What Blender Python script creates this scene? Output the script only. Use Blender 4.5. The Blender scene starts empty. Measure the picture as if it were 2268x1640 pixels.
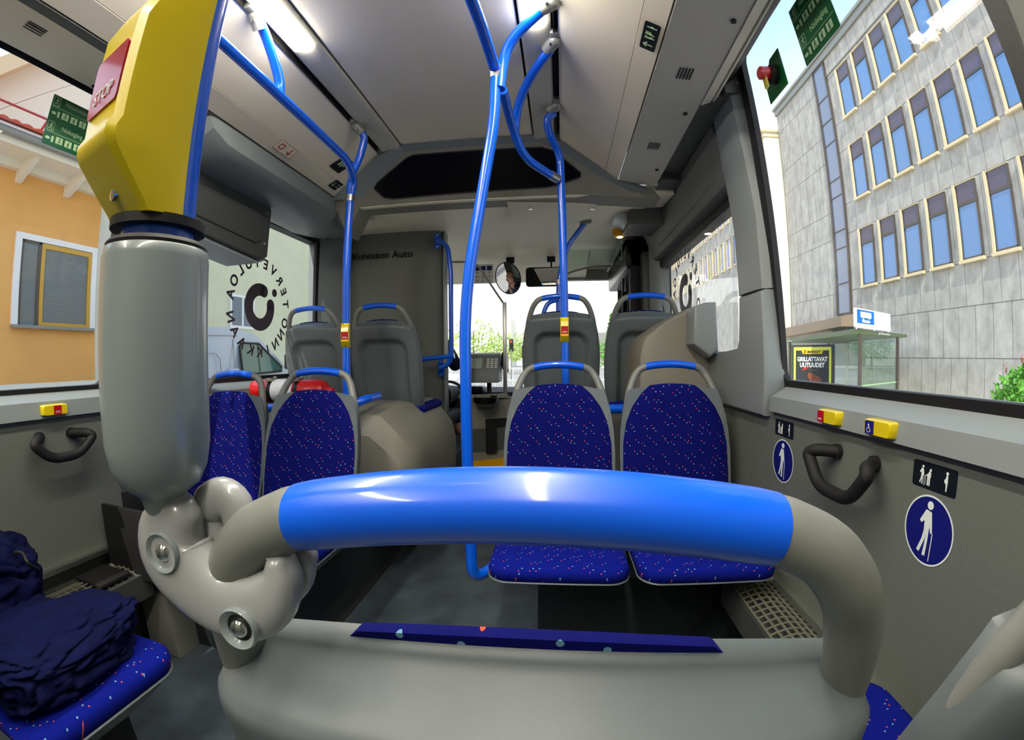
import bpy, bmesh, math, random
from mathutils import Vector, Matrix
random.seed(7)
PI = math.pi
S = bpy.context.scene
COL = S.collection
ZC = 1.12          # height of the camera above the bus floor

# ---------------- camera ----------------
cam = bpy.data.cameras.new('camera')
cam.type = 'PANO'
cam.panorama_type = 'FISHEYE_LENS_POLYNOMIAL'
cam.sensor_width = 36.0
cam.sensor_fit = 'HORIZONTAL'
cam.fisheye_fov = math.radians(175)
cam.fisheye_polynomial_k0 = 0.0
cam.fisheye_polynomial_k1 = -0.06512561931054506
cam.fisheye_polynomial_k2 = 0.00020500506878857504
cam.fisheye_polynomial_k3 = 3.2092526028379266e-05
cam.fisheye_polynomial_k4 = -9.908031152636935e-07
cam.clip_start = 0.01
cam.clip_end = 500
co = bpy.data.objects.new('camera', cam)
COL.objects.link(co)
S.camera = co
_y, _p, _r = 0.106363996, -0.0256458736, -0.00778134686
F = Vector((-math.sin(_y)*math.cos(_p), math.cos(_y)*math.cos(_p), math.sin(_p)))
R0 = Vector((math.cos(_y), math.sin(_y), 0)); U0 = R0.cross(F)
R1 = R0*math.cos(_r) + U0*math.sin(_r); U1 = U0*math.cos(_r) - R0*math.sin(_r)
mw = Matrix((R1, U1, -F)).transposed().to_4x4()
mw.translation = Vector((0, 0, ZC))
co.matrix_world = mw

# ---------------- view ----------------
S.view_settings.view_transform = 'Standard'
S.view_settings.look = 'None'
S.view_settings.gamma = 1
S.view_settings.use_curve_mapping = False
S.view_settings.exposure = 0.97

# ---------------- sky and sun ----------------
w = bpy.data.worlds.new('sky'); S.world = w; w.use_nodes = True
nt = w.node_tree; nt.nodes.clear()
out = nt.nodes.new('ShaderNodeOutputWorld'); bg = nt.nodes.new('ShaderNodeBackground')
tc = nt.nodes.new('ShaderNodeTexCoord'); sep = nt.nodes.new('ShaderNodeSeparateXYZ')
rmp = nt.nodes.new('ShaderNodeValToRGB')
nt.links.new(tc.outputs['Generated'], sep.inputs[0])
nt.links.new(sep.outputs['Z'], rmp.inputs[0])
rmp.color_ramp.elements[0].position = 0.0; rmp.color_ramp.elements[0].color = (1.0, .985, .95, 1)
rmp.color_ramp.elements[1].position = 1.0; rmp.color_ramp.elements[1].color = (0.36, 0.49, 0.70, 1)
e = rmp.color_ramp.elements.new(0.3); e.color = (0.93, 0.96, 1.0, 1)
e = rmp.color_ramp.elements.new(0.6); e.color = (0.42, 0.65, 0.95, 1)
nt.links.new(rmp.outputs[0], bg.inputs[0]); bg.inputs[1].default_value = 0.95
nt.links.new(bg.outputs[0], out.inputs[0])
sl = bpy.data.lights.new('sun', 'SUN'); sl.energy = 2.45; sl.angle = math.radians(0.6); sl.color = (1, 0.95, 0.86)
so = bpy.data.objects.new('sun', sl); COL.objects.link(so)
so.rotation_euler = Vector((0.20, 0.70, -0.85)).to_track_quat('-Z', 'Y').to_euler()

# ---------------- materials ----------------
def srgb(r, g, b):
    f = lambda c: ((c/255+0.055)/1.055)**2.4 if c > 10 else c/255/12.92
    return (f(r), f(g), f(b), 1)
MATS = {}
def M(name, col, rough=0.5, metal=0.0, noise=0.0, nscale=40, bump=0.0, bscale=300, coat=0.0, spec=None, emit=None, es=0, col2=None):
    m = bpy.data.materials.new(name); m.use_nodes = True; n = m.node_tree; b = n.nodes['Principled BSDF']
    b.inputs['Base Color'].default_value = col; b.inputs['Roughness'].default_value = rough; b.inputs['Metallic'].default_value = metal
    b.inputs['Coat Weight'].default_value = coat; b.inputs['Coat Roughness'].default_value = 0.08
    if spec is not None: b.inputs['Specular IOR Level'].default_value = spec
    if emit: b.inputs['Emission Color'].default_value = emit; b.inputs['Emission Strength'].default_value = es
    t = None
    if noise or bump: t = n.nodes.new('ShaderNodeTexCoord')
    if noise:
        x = n.nodes.new('ShaderNodeTexNoise'); x.inputs['Scale'].default_value = nscale; x.inputs['Detail'].default_value = 5
        mr = n.nodes.new('ShaderNodeMix'); mr.data_type = 'RGBA'
        c2 = col2 if col2 else tuple(min(1, c*(1+noise)) for c in col[:3])+(1,)
        c1 = col if col2 else tuple(c*(1-noise) for c in col[:3])+(1,)
        mr.inputs[6].default_value = c1; mr.inputs[7].default_value = c2
        cr = n.nodes.new('ShaderNodeMapRange'); cr.inputs[1].default_value = .3; cr.inputs[2].default_value = .7
        n.links.new(t.outputs['Object'], x.inputs['Vector']); n.links.new(x.outputs[0], cr.inputs[0]); n.links.new(cr.outputs[0], mr.inputs[0])
        n.links.new(mr.outputs[2], b.inputs['Base Color'])
    if bump:
        x2 = n.nodes.new('ShaderNodeTexNoise'); x2.inputs['Scale'].default_value = bscale; x2.inputs['Detail'].default_value = 3
        bp = n.nodes.new('ShaderNodeBump'); bp.inputs['Strength'].default_value = bump; bp.inputs['Distance'].default_value = 0.002
        n.links.new(t.outputs['Object'], x2.inputs['Vector']); n.links.new(x2.outputs[0], bp.inputs['Height']); n.links.new(bp.outputs[0], b.inputs['Normal'])
    MATS[name] = m
    return m
mSeat = M('grey seat plastic', srgb(92, 101, 104), 0.42, bump=0.07, bscale=1500, noise=.03)
mArm = M('grey handle plastic', srgb(116, 119, 115), 0.40, bump=.05, bscale=1500)
mWall = M('grey wall laminate', srgb(100, 106, 98), 0.6, noise=.10, nscale=260, bump=.3, bscale=500)
mWallD = M('dark grey trim plastic', srgb(82, 84, 78), 0.55, noise=.08, nscale=300, bump=.3, bscale=500)
mTrim = M('light grey moulding', srgb(130, 138, 138), 0.42, bump=.15, bscale=600)
mBeige = M('warm grey panel', srgb(134, 131, 118), 0.6, noise=.04, nscale=200, bump=.2, bscale=500)
mCeil = M('light ceiling panel', srgb(244, 234, 208), 0.55, noise=.02, nscale=3)
mCeil2 = M('ceiling edge panel', srgb(202, 198, 182), 0.5, noise=.02, nscale=3)
mPart = M('partition laminate', srgb(103, 108, 98), 0.6, noise=.08, nscale=260, bump=.25, bscale=500)
mDispl = M('charcoal box plastic', srgb(66, 70, 68), 0.45, bump=.3, bscale=700)
mBlue = M('blue enamel', srgb(4, 94, 228), 0.22, coat=.6)
mBlueP = M('blue plastic', srgb(4, 90, 226), 0.3, coat=.4)
mYel = M('yellow plastic', srgb(216, 194, 0), 0.3, coat=.4)
mYel2 = M('yellow edge', srgb(236, 170, 0), 0.5)
mRed = M('red plastic', srgb(176, 14, 30), 0.25, coat=.6)
mRedE = M('red enamel', srgb(205, 24, 24), 0.3, coat=.5)
mBlk = M('black rubber', srgb(16, 16, 17), 0.55)
mBlkG = M('black gloss', srgb(6, 6, 6), 0.3, spec=.25)
mBlkM = M('black matt plastic', srgb(12, 12, 12), 0.7, bump=.3, bscale=800)
mGlove = M('silver grey casting', srgb(154, 157, 159), 0.28, coat=.5, noise=.02, nscale=60)
mSleeve = M('grey enamel sleeve', srgb(130, 141, 143), 0.3, coat=.5)
mChrome = M('chrome', (.75, .75, .74, 1), 0.12, 1.0)
mAlu = M('brushed aluminium', (.5, .5, .48, 1), 0.35, 1.0)
mZinc = M('grey clamp metal', srgb(150, 150, 142), 0.4, .3)
mWhite = M('white', srgb(240, 240, 238), 0.5)
mWhiteG = M('white symbol', srgb(222, 232, 226), 0.4)
mGreen = M('green sign', srgb(0, 96, 44), 0.35)
mGreenL = M('pale green symbol', srgb(196, 226, 176), 0.5)
mNavyS = M('navy sign', srgb(16, 22, 108), 0.4)
mBlackS = M('black sign', srgb(14, 22, 24), 0.35)
mDecal = M('grey window film', srgb(70, 62, 72), 0.6)
mFloor = M('dark bus floor', srgb(72, 82, 90), 0.38, noise=.35, nscale=9, bump=.2, bscale=400)
mPod = M('black podium covering', srgb(30, 36, 40), 0.6, noise=.2, nscale=60, bump=.3, bscale=500)
mNavyC = M('navy cloth', srgb(9, 14, 56), 0.9, spec=.12, noise=.25, nscale=18, bump=.5, bscale=900)
mRed2 = M('red ink', srgb(190, 50, 40), 0.5)
mSkin = M('skin', srgb(214, 160, 136), 0.55)
mHair = M('short hair', srgb(150, 112, 84), 0.8)
mShirt = M('dark blue shirt', srgb(36, 54, 84), 0.8)
mOrangeH = M('orange render', srgb(234, 176, 100), 0.9, noise=.06, nscale=1.2, bump=.8, bscale=14)
mPale = M('pale green render', srgb(214, 214, 182), 0.9, noise=.05, nscale=1.5, bump=.4, bscale=14)
mTile = M('red roof tile', srgb(196, 84, 60), 0.7)
mVan = M('silver van paint', srgb(188, 200, 214), 0.3, .2, coat=.6)
mAsph = M('asphalt', srgb(164, 160, 152), 0.9, noise=.1, nscale=8)
mPave = M('pavement', srgb(216, 210, 196), 0.9, noise=.06, nscale=3)
mCream = M('cream window frame', srgb(226, 208, 168), 0.5)
mBrown = M('bronze glazing bar', srgb(92, 84, 76), 0.45, .3)
mTrans = M('dark transom panel', srgb(92, 86, 104), 0.35)
mSkyGl = M('painted sky reflection glazing', srgb(84, 134, 190), 0.06, coat=.8)  # sky reflection is painted into the pane colour as blue
mWhiteR = M('white render', srgb(238, 232, 214), 0.9)
mShelt = M('olive shelter trim', srgb(92, 110, 74), 0.45)
mShade = M('weathered brown metal', srgb(150, 132, 112), 0.6)
mLeaf = M('leaf', srgb(96, 160, 50), 0.7, noise=.4, nscale=3)
mLeafHaze = M('leaf paled for haze', srgb(170, 196, 96), 0.7, noise=.3, nscale=3)  # pale colour stands in for haze and overexposure on the far trees
mLeafR = M('red leaf', srgb(160, 84, 70), 0.7)
mBark = M('bark', srgb(90, 76, 62), 0.9)
mPosterY = M('poster yellow', srgb(224, 230, 90), 0.5)
mPosterB = M('poster black', srgb(46, 50, 52), 0.5)
mMeat = M('grilled meat', srgb(130, 72, 48), 0.6, noise=.4, nscale=20)
mLamp = M('lamp diffuser lit', (1, .95, .85, 1), 0.5, emit=(1, .93, .80, 1), es=18.0)
mGreenP = M('screen', srgb(190, 205, 190), .3)

def dotfabric(name, base, sc, ky=.25, kz=1.0):
    m = bpy.data.materials.new(name); m.use_nodes = True; n = m.node_tree; b = n.nodes['Principled BSDF']
    b.inputs['Roughness'].default_value = 0.9; b.inputs['Specular IOR Level'].default_value = .12
    t = n.nodes.new('ShaderNodeTexCoord'); sx = n.nodes.new('ShaderNodeSeparateXYZ'); cx = n.nodes.new('ShaderNodeCombineXYZ')
    ad = n.nodes.new('ShaderNodeMath'); ad.operation = 'ADD'
    n.links.new(t.outputs['Object'], sx.inputs[0]); n.links.new(sx.outputs[0], cx.inputs[0])
    m1 = n.nodes.new('ShaderNodeMath'); m1.operation = 'MULTIPLY'; m1.inputs[1].default_value = ky; m2 = n.nodes.new('ShaderNodeMath'); m2.operation = 'MULTIPLY'; m2.inputs[1].default_value = kz
    n.links.new(sx.outputs[1], m1.inputs[0]); n.links.new(sx.outputs[2], m2.inputs[0]); n.links.new(m1.outputs[0], ad.inputs[0]); n.links.new(m2.outputs[0], ad.inputs[1]); n.links.new(ad.outputs[0], cx.inputs[1])
    last = None
    prev = base
    for off, c, thr, s in (((0, 0, 0), srgb(206, 86, 60), .048, 1), ((.010, .009, 0), srgb(104, 150, 176), .056, 1)):
        mp = n.nodes.new('ShaderNodeVectorMath'); mp.operation = 'ADD'; mp.inputs[1].default_value = off
        n.links.new(cx.outputs[0], mp.inputs[0])
        v = n.nodes.new('ShaderNodeTexVoronoi'); v.voronoi_dimensions = '2D'; v.inputs['Scale'].default_value = sc; v.inputs['Randomness'].default_value = .8
        n.links.new(mp.outputs[0], v.inputs['Vector'])
        lt = n.nodes.new('ShaderNodeMath'); lt.operation = 'LESS_THAN'; lt.inputs[1].default_value = thr
        n.links.new(v.outputs['Distance'], lt.inputs[0])
        mx = n.nodes.new('ShaderNodeMix'); mx.data_type = 'RGBA'; mx.inputs[6].default_value = base; mx.inputs[7].default_value = c
        n.links.new(lt.outputs[0], mx.inputs[0])
        if last is not None: n.links.new(last, mx.inputs[6])
        last = mx.outputs[2]
    n.links.new(last, b.inputs['Base Color'])
    x2 = n.nodes.new('ShaderNodeTexNoise'); x2.inputs['Scale'].default_value = 1200
    bp = n.nodes.new('ShaderNodeBump'); bp.inputs['Strength'].default_value = .4; bp.inputs['Distance'].default_value = 0.001
    n.links.new(t.outputs['Object'], x2.inputs['Vector']); n.links.new(x2.outputs[0], bp.inputs['Height']); n.links.new(bp.outputs[0], b.inputs['Normal'])
    return m
mFab = dotfabric('navy dotted moquette', srgb(6, 11, 92), 27, .25, 1.0)
mFabC = dotfabric('blue dotted moquette', srgb(6, 20, 122), 26, 1.0, -.55)

def glassmat(name, tint, base=.03, power=4.0, rough=0.0):
    m = bpy.data.materials.new(name); m.use_nodes = True; n = m.node_tree; n.nodes.clear()
    o = n.nodes.new('ShaderNodeOutputMaterial'); mx = n.nodes.new('ShaderNodeMixShader'); lw = n.nodes.new('ShaderNodeLayerWeight'); lw.inputs[0].default_value = .5
    pw = n.nodes.new('ShaderNodeMath'); pw.operation = 'POWER'; pw.inputs[1].default_value = power
    ma = n.nodes.new('ShaderNodeMath'); ma.operation = 'MULTIPLY_ADD'; ma.inputs[1].default_value = .6; ma.inputs[2].default_value = base
    tr = n.nodes.new('ShaderNodeBsdfTransparent'); tr.inputs[0].default_value = tint
    gl = n.nodes.new('ShaderNodeBsdfGlossy'); gl.inputs[1].default_value = rough
    n.links.new(lw.outputs['Facing'], pw.inputs[0]); n.links.new(pw.outputs[0], ma.inputs[0]); n.links.new(ma.outputs[0], mx.inputs[0])
    n.links.new(tr.outputs[0], mx.inputs[1]); n.links.new(gl.outputs[0], mx.inputs[2]); n.links.new(mx.outputs[0], o.inputs[0])
    return m
mGlass = glassmat('window glass', (.985, .985, .985, 1), .02)
mGlassG = glassmat('green shelter glass', (.84, .92, .88, 1), .05)
mMirror = M('mirror', (.85, .86, .86, 1), 0.01, 1.0)

def wallpanels():
    m = bpy.data.materials.new('grey stone cladding'); m.use_nodes = True; n = m.node_tree; b = n.nodes['Principled BSDF']
    b.inputs['Roughness'].default_value = .8
    t = n.nodes.new('ShaderNodeTexCoord')
    mp = n.nodes.new('ShaderNodeMapping'); mp.inputs['Scale'].default_value = (1.3, 1.3, .8)
    x = n.nodes.new('ShaderNodeTexNoise'); x.inputs['Scale'].default_value = 1.6; x.inputs['Detail'].default_value = 9; x.inputs['Roughness'].default_value = .65
    cr = n.nodes.new('ShaderNodeValToRGB'); cr.color_ramp.elements[0].position = .3; cr.color_ramp.elements[0].color = srgb(156, 153, 146)
    cr.color_ramp.elements[1].position = .7; cr.color_ramp.elements[1].color = srgb(200, 197, 190)
    n.links.new(t.outputs['Object'], mp.inputs[0]); n.links.new(mp.outputs[0], x.inputs['Vector']); n.links.new(x.outputs[0], cr.inputs[0]); n.links.new(cr.outputs[0], b.inputs['Base Color'])
    return m
mStone = wallpanels()

# ---------------- mesh helpers ----------------
def bx(bm, x0, x1, y0, y1, z0, z1, bev=0, seg=2):
    vs = [bm.verts.new((x, y, z)) for x in (x0, x1) for y in (y0, y1) for z in (z0, z1)]
    q = [(0, 1, 3, 2), (4, 6, 7, 5), (0, 4, 5, 1), (2, 3, 7, 6), (0, 2, 6, 4), (1, 5, 7, 3)]
    fs = [bm.faces.new([vs[i] for i in f]) for f in q]
    if bev:
        es = list({e for f in fs for e in f.edges})
        bmesh.ops.bevel(bm, geom=es, offset=bev, segments=seg, affect='EDGES', profile=.5)
def ring(bm, pts): return [bm.verts.new(p) for p in pts]
def bridge(bm, a, b):
    n = len(a)
    for i in range(n):
        bm.faces.new((a[i], a[(i+1) % n], b[(i+1) % n], b[i]))
def loft(bm, rings, cap0=True, cap1=True):
    rs = [ring(bm, r) for r in rings]
    for a, b in zip(rs, rs[1:]): bridge(bm, a, b)
    if cap0: bm.faces.new(rs[0][::-1])
    if cap1: bm.faces.new(rs[-1])
def prism(bm, poly, ax, a, b, bev=0, seg=2):
    """poly in the two other axes (in xyz order), extruded along ax from a to b"""
    def P(u, v, t):
        return {'x': (t, u, v), 'y': (u, t, v), 'z': (u, v, t)}[ax]
    A = ring(bm, [P(u, v, a) for u, v in poly]); B = ring(bm, [P(u, v, b) for u, v in poly])
    bridge(bm, A, B); f0 = bm.faces.new(A[::-1]); f1 = bm.faces.new(B)
    if bev:
        es = list(f0.edges)+list(f1.edges)
        bmesh.ops.bevel(bm, geom=es, offset=bev, segments=seg, affect='EDGES', profile=.5)
def fillet(pts, r, n=6):
    pts = [Vector(p) for p in pts]; o = [pts[0]]
    for i in range(1, len(pts)-1):
        p = pts[i]; a = pts[i-1]-p; b = pts[i+1]-p
        rr = r[i] if isinstance(r, (list, tuple)) else r
        d = min(rr, a.length*.48, b.length*.48)
        A = p+a.normalized()*d; B = p+b.normalized()*d
        for k in range(n+1):
            t = k/n; o.append(A*(1-t)**2+p*2*t*(1-t)+B*t*t)
    o.append(pts[-1]); return o
def smoothpath(pts, n=6):
    pts = [Vector(p) for p in pts]; P = [pts[0]*2-pts[1]]+pts+[pts[-1]*2-pts[-2]]; o = []
    for i in range(1, len(P)-2):
        for k in range(n):
            t = k/n; a, b, c, d = P[i-1], P[i], P[i+1], P[i+2]
            o.append(.5*((2*b)+(c-a)*t+(2*a-5*b+4*c-d)*t*t+(3*b-a-3*c+d)*t**3))
    o.append(pts[-1]); return o
def tube(bm, path, r, seg=16, up=Vector((0, 0, 1)), r2=None, cap=True, dome=0):
    path = [Vector(p) for p in path]; n = len(path)
    rr = (lambda i: r[i]) if isinstance(r, (list, tuple)) else (lambda i: r)
    prev = None; rings = []
    for i, p in enumerate(path):
        t = (path[min(i+1, n-1)]-path[max(i-1, 0)]).normalized()
        if prev is None:
            u = up if abs(t.dot(up)) < .95 else Vector((0, 1, 0))
            s = t.cross(u).normalized(); u = s.cross(t)
        else:
            u = prev-t*prev.dot(t); u.normalize(); s = t.cross(u).normalized()
        prev = u
        R = rr(i); Ru = R*(r2 if r2 else 1)
        rings.append([p+s*R*math.cos(2*PI*k/seg)+u*Ru*math.sin(2*PI*k/seg) for k in range(seg)])
    loft(bm, rings, cap, cap)
def cyl(bm, a, b, r, seg=20, rb=None):
    a = Vector(a); b = Vector(b); tube(bm, [a, b], [r, rb if rb is not None else r], seg)
def lathe(bm, c, prof, seg=28, axis=Vector((0, 0, 1))):
    """prof: list of (radius, height along axis)"""
    c = Vector(c); axis = Vector(axis).normalized(); q = axis.to_track_quat('Z', 'X').to_matrix()
    rings = [[c+q@Vector((r*math.cos(2*PI*k/seg), r*math.sin(2*PI*k/seg), h)) for k in range(seg)] for r, h in prof]
    loft(bm, rings)
def sphere(bm, c, r, sx=1, sy=1, sz=1, seg=16):
    m = Matrix.Translation(c) @ Matrix.Diagonal((r*sx, r*sy, r*sz, 1))
    bmesh.ops.create_uvsphere(bm, u_segments=seg, v_segments=max(6, seg//2), radius=1, matrix=m)
def grid(bm, nu, nv, fn):
    g = [[bm.verts.new(fn(i/nu, j/nv)) for i in range(nu+1)] for j in range(nv+1)]
    for j in range(nv):
        for i in range(nu): bm.faces.new((g[j][i], g[j][i+1], g[j+1][i+1], g[j+1][i]))
    return g
def shellgrid(bm, nu, nv, f1, f2):
    a = grid(bm, nu, nv, f1); b = grid(bm, nu, nv, f2)
    for j in range(nv):
        bm.faces.new((a[j][0], a[j+1][0], b[j+1][0], b[j][0])); bm.faces.new((a[j][nu], b[j][nu], b[j+1][nu], a[j+1][nu]))
    for i in range(nu):
        bm.faces.new((a[0][i], b[0][i], b[0][i+1], a[0][i+1])); bm.faces.new((a[nv][i], a[nv][i+1], b[nv][i+1], b[nv][i]))

MW = {}
TOP = []
def finish(bm, name, m, ang=35):
    bmesh.ops.recalc_face_normals(bm, faces=bm.faces[:])
    for f in bm.faces: f.smooth = True
    a = math.radians(ang)
    for e in bm.edges:
        if len(e.link_faces) == 2 and e.calc_face_angle(0) > a: e.smooth = False
    me = bpy.data.meshes.new(name); bm.to_mesh(me); bm.free(); me.materials.append(m)
    return me
def thing(name, label, cat, loc=(0, 0, 0), rotz=0, group=None):
    o = bpy.data.objects.new(name, None); COL.objects.link(o); o.empty_display_size = .05
    o.location = loc; o.rotation_euler = (0, 0, rotz); o['label'] = label; o['category'] = cat
    if group: o['group'] = group
    MW[o] = Matrix.Translation(loc) @ Matrix.Rotation(rotz, 4, 'Z'); TOP.append(o)
    return o
SPLIT = {'screw', 'handle_frame', 'eye', 'handle_foot', 'eaves_bracket', 'roof_post', 'sign_foot', 'door_frame', 'bar_support', 'entrance_door_frame', 'window_surround', 'window_sash', 'window_mullion', 'window_bar', 'ear', 'opening', 'stem', 'capacity_icon', 'drive_arm', 'stair_bar', 'panel_seam', 'fence_bar', 'push_bar'}
def components(bm):
    seen = set(); out = []
    for v in bm.verts:
        if v in seen: continue
        st = [v]; seen.add(v); c = [v]
        while st:
            a = st.pop()
            for e in a.link_edges:
                o = e.other_vert(a)
                if o not in seen: seen.add(o); st.append(o); c.append(o)
        out.append(c)
    return out
def obj(name, bm, m, parent=None, local=False, label=None, ang=35):
    """absolute vertices unless local=True"""
    if name in SPLIT and parent is not None:
        bm.verts.index_update(); cs = components(bm); last = None
        if len(cs) > 1:
            for c in cs:
                nb = bmesh.new(); mp = {v: nb.verts.new(v.co) for v in c}
                for f in {f for v in c for f in v.link_faces}: nb.faces.new([mp[v] for v in f.verts])
                last = obj1(name, nb, m, parent, local, label, ang)
            bm.free(); return last
    return obj1(name, bm, m, parent, local, label, ang)
def obj1(name, bm, m, parent=None, local=False, label=None, ang=35):
    if parent is not None:
        if not local: bm.transform(MW[parent].inverted())
        o = bpy.data.objects.new(name, finish(bm, name, m, ang)); COL.objects.link(o); o.parent = parent; MW[o] = MW[parent].copy()
    else:
        xs = [v.co for v in bm.verts]
        c = Vector(((min(v.x for v in xs)+max(v.x for v in xs))/2, (min(v.y for v in xs)+max(v.y for v in xs))/2, min(v.z for v in xs)))
        bm.transform(Matrix.Translation(-c))
        o = bpy.data.objects.new(name, finish(bm, name, m, ang)); COL.objects.link(o); o.location = c; MW[o] = Matrix.Translation(c); TOP.append(o)
    if label: o['label'] = label
    return o
def tag(o, label, cat, group=None):
    o['label'] = label; o['category'] = cat
    if group: o['group'] = group
    return o
def struct(name, bm, m, label=None, parent=None):
    o = obj(name, bm, m, parent)
    if parent is None:
        o['kind'] = 'structure'
        o['label'] = label or name.replace('_', ' '); o['category'] = 'structure'
    return o
def sthing(name, label, loc=(0, 0, 0)):
    o = thing(name, label, 'structure', loc); o['kind'] = 'structure'; return o
def dup(root, loc, rotz, label, group=None, skip=()):
    r = root.copy(); COL.objects.link(r); r.location = loc; r.rotation_euler = (0, 0, rotz); r['label'] = label
    if group: r['group'] = group
    MW[r] = Matrix.Translation(loc) @ Matrix.Rotation(rotz, 4, 'Z'); TOP.append(r)
    for ch in list(root.children):
        if ch.name.split('.')[0] in skip: continue
        c = ch.copy(); COL.objects.link(c); c.parent = r; MW[c] = MW[r].copy()
        for g in ch.children:
            d = g.copy(); COL.objects.link(d); d.parent = c; MW[d] = MW[r].copy()
    return r
NB = bmesh.new

# flat lettering and symbols laid on a surface
class Frame:
    def __init__(s, O, U, V):
        s.O = Vector(O); s.U = Vector(U).normalized(); s.V = Vector(V).normalized(); s.N = s.U.cross(s.V).normalized()
        s.V = s.N.cross(s.U).normalized()
    def p(s, u, v, n=0): return s.O+s.U*u+s.V*v+s.N*n
def flat(bm, fr, polys, off=0.0005, th=0.0006):
    for poly in polys:
        a = ring(bm, [fr.p(u, v, off) for u, v in poly]); b = ring(bm, [fr.p(u, v, off+th) for u, v in poly])
        bridge(bm, a, b); bm.faces.new(a[::-1]); bm.faces.new(b)
def rrect(w, h, r=0, n=4, cx=0, cy=0):
    if r <= 0: return [(cx-w/2, cy-h/2), (cx+w/2, cy-h/2), (cx+w/2, cy+h/2), (cx-w/2, cy+h/2)]
    o = []
    for sx, sy, a0 in ((1, 1, 0), (-1, 1, 90), (-1, -1, 180), (1, -1, 270)):
        for k in range(n+1):
            a = math.radians(a0+90*k/n); o.append((cx+sx*(w/2-r)+r*math.cos(a), cy+sy*(h/2-r)+r*math.sin(a)))
    return o
def disc(r, cx=0, cy=0, n=28, ry=None): return [(cx+r*math.cos(2*PI*k/n), cy+(ry or r)*math.sin(2*PI*k/n)) for k in range(n)]
def bar(x0, y0, x1, y1, w):
    d = Vector((x1-x0, y1-y0)).normalized(); n = Vector((-d.y, d.x))*w/2
    return [(x0+n.x, y0+n.y), (x0-n.x, y0-n.y), (x1-n.x, y1-n.y), (x1+n.x, y1+n.y)]
def text(bm, fr, s, u, v, h, width=None, off=0.0008, th=0.0006, rot=0, mirror=False, shear=0, bold=0):
    cu = bpy.data.curves.new('t', 'FONT'); cu.body = s; cu.size = 1; cu.align_x = 'CENTER'; cu.align_y = 'CENTER'; cu.extrude = .5; cu.shear = shear; cu.offset = bold
    cu.resolution_u = 3
    o = bpy.data.objects.new('t', cu); COL.objects.link(o)
    dg = bpy.context.evaluated_depsgraph_get(); me = bpy.data.meshes.new_from_object(o.evaluated_get(dg))
    bpy.data.objects.remove(o); bpy.data.curves.remove(cu)
    vs = me.vertices; x0 = min(q.co.x for q in vs); x1 = max(q.co.x for q in vs); y0 = min(q.co.y for q in vs); y1 = max(q.co.y for q in vs)
    sy = h/0.72; sx = (width/(x1-x0)) if width else sy
    cx = (x0+x1)/2; cy = (y0+y1)/2; c, sn = math.cos(rot), math.sin(rot); nv = []
    for q in vs:
        a = (q.co.x-cx)*sx*(-1 if mirror else 1); b = (q.co.y-cy)*sy
        nv.append(bm.verts.new(fr.p(u+a*c-b*sn, v+a*sn+b*c, off+th*(q.co.z+.5))))
    for p in me.polygons:
        try: bm.faces.new([nv[i] for i in p.vertices])
        except ValueError: pass
    bpy.data.meshes.remove(me)
def man(x, y, s, kind='stand'):
    """little standing figure, s = height; returns polygons"""
    P = [disc(.085*s, x, y+.9*s, 12)]
    q = lambda L: [(x+a*s, y+b*s) for a, b in L]
    if kind == 'cane':      # walking man with stick
        P = [disc(.075*s, x+.02*s, y+.91*s, 14)]
        P += [q([(-.07, .82), (.07, .80), (.11, .60), (.14, .44), (.10, .43), (.06, .55), (.05, .42), (-.07, .44), (-.08, .62), (-.16, .56), (-.20, .60)]),
              q([(-.07, .44), (.0, .43), (-.02, .30), (-.12, .03), (-.19, .05), (-.10, .28)]), q([(0, .43), (.055, .42), (.05, .22), (.04, 0), (-.03, .0), (-.01, .22)]),
              bar(x+.15*s, y+.44*s, x+.15*s, y-.06*s, .018*s)]
    elif kind == 'old':
        P = [disc(.08*s, x+.10*s, y+.86*s, 12), q([(.02, .80), (.14, .74), (.15, .50), (.10, .40), (-.12, .40), (-.14, .55)]), q([(-.12, .40), (-.02, .40), (-.03, 0), (-.12, 0)]),
             q([(.0, .40), (.10, .40), (.11, 0), (.02, 0)]), bar(x-.1*s, y+.6*s, x-.26*s, y+.5*s, .05*s), bar(x-.26*s, y+.5*s, x-.26*s, y, .025*s)]
    elif kind == 'belly':
        P += [q([(-.06, .80), (.06, .80), (.07, .50), (.06, .36), (-.06, .36), (-.17, .46), (-.17, .56), (-.08, .66)]), q([(-.05, .36), (.06, .36), (.03, 0), (-.03, 0)])]
    elif kind == 'arm':
        P += [q([(-.08, .80), (.08, .80), (.09, .44), (-.09, .44)]), q([(-.09, .44), (-.01, .44), (-.04, 0), (-.13, 0)]), q([(.01, .44), (.09, .44), (.10, 0), (.03, 0)]), bar(x-.06*s, y+.75*s, x-.16*s, y+.42*s, .05*s)]
    elif kind == 'run':
        P = [disc(.1*s, x+.1*s, y+.88*s, 10), q([(-.05, .78), (.10, .76), (.06, .42), (-.08, .42)]), bar(x, y+.45*s, x+.22*s, y+.25*s, .1*s), bar(x+.22*s, y+.25*s, x+.2*s, y, .08*s),
             bar(x-.02*s, y+.45*s, x-.12*s, y+.2*s, .1*s), bar(x-.12*s, y+.2*s, x-.34*s, y+.14*s, .08*s), bar(x, y+.72*s, x-.26*s, y+.56*s, .07*s), bar(x+.05*s, y+.72*s, x+.3*s, y+.58*s, .07*s)]
    return P
def arrow(x, y, s, ang, w=.1):
    c, sn = math.cos(ang), math.sin(ang); r = lambda a, b: (x+(a*c-b*sn)*s, y+(a*sn+b*c)*s)
    def b2(a, b, c2, d): p = r(a, b); q = r(c2, d); return bar(p[0], p[1], q[0], q[1], w*s)
    return [b2(-.5, 0, .48, 0), b2(.5, .02, .12, .34), b2(.5, -.02, .12, -.34)]

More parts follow.
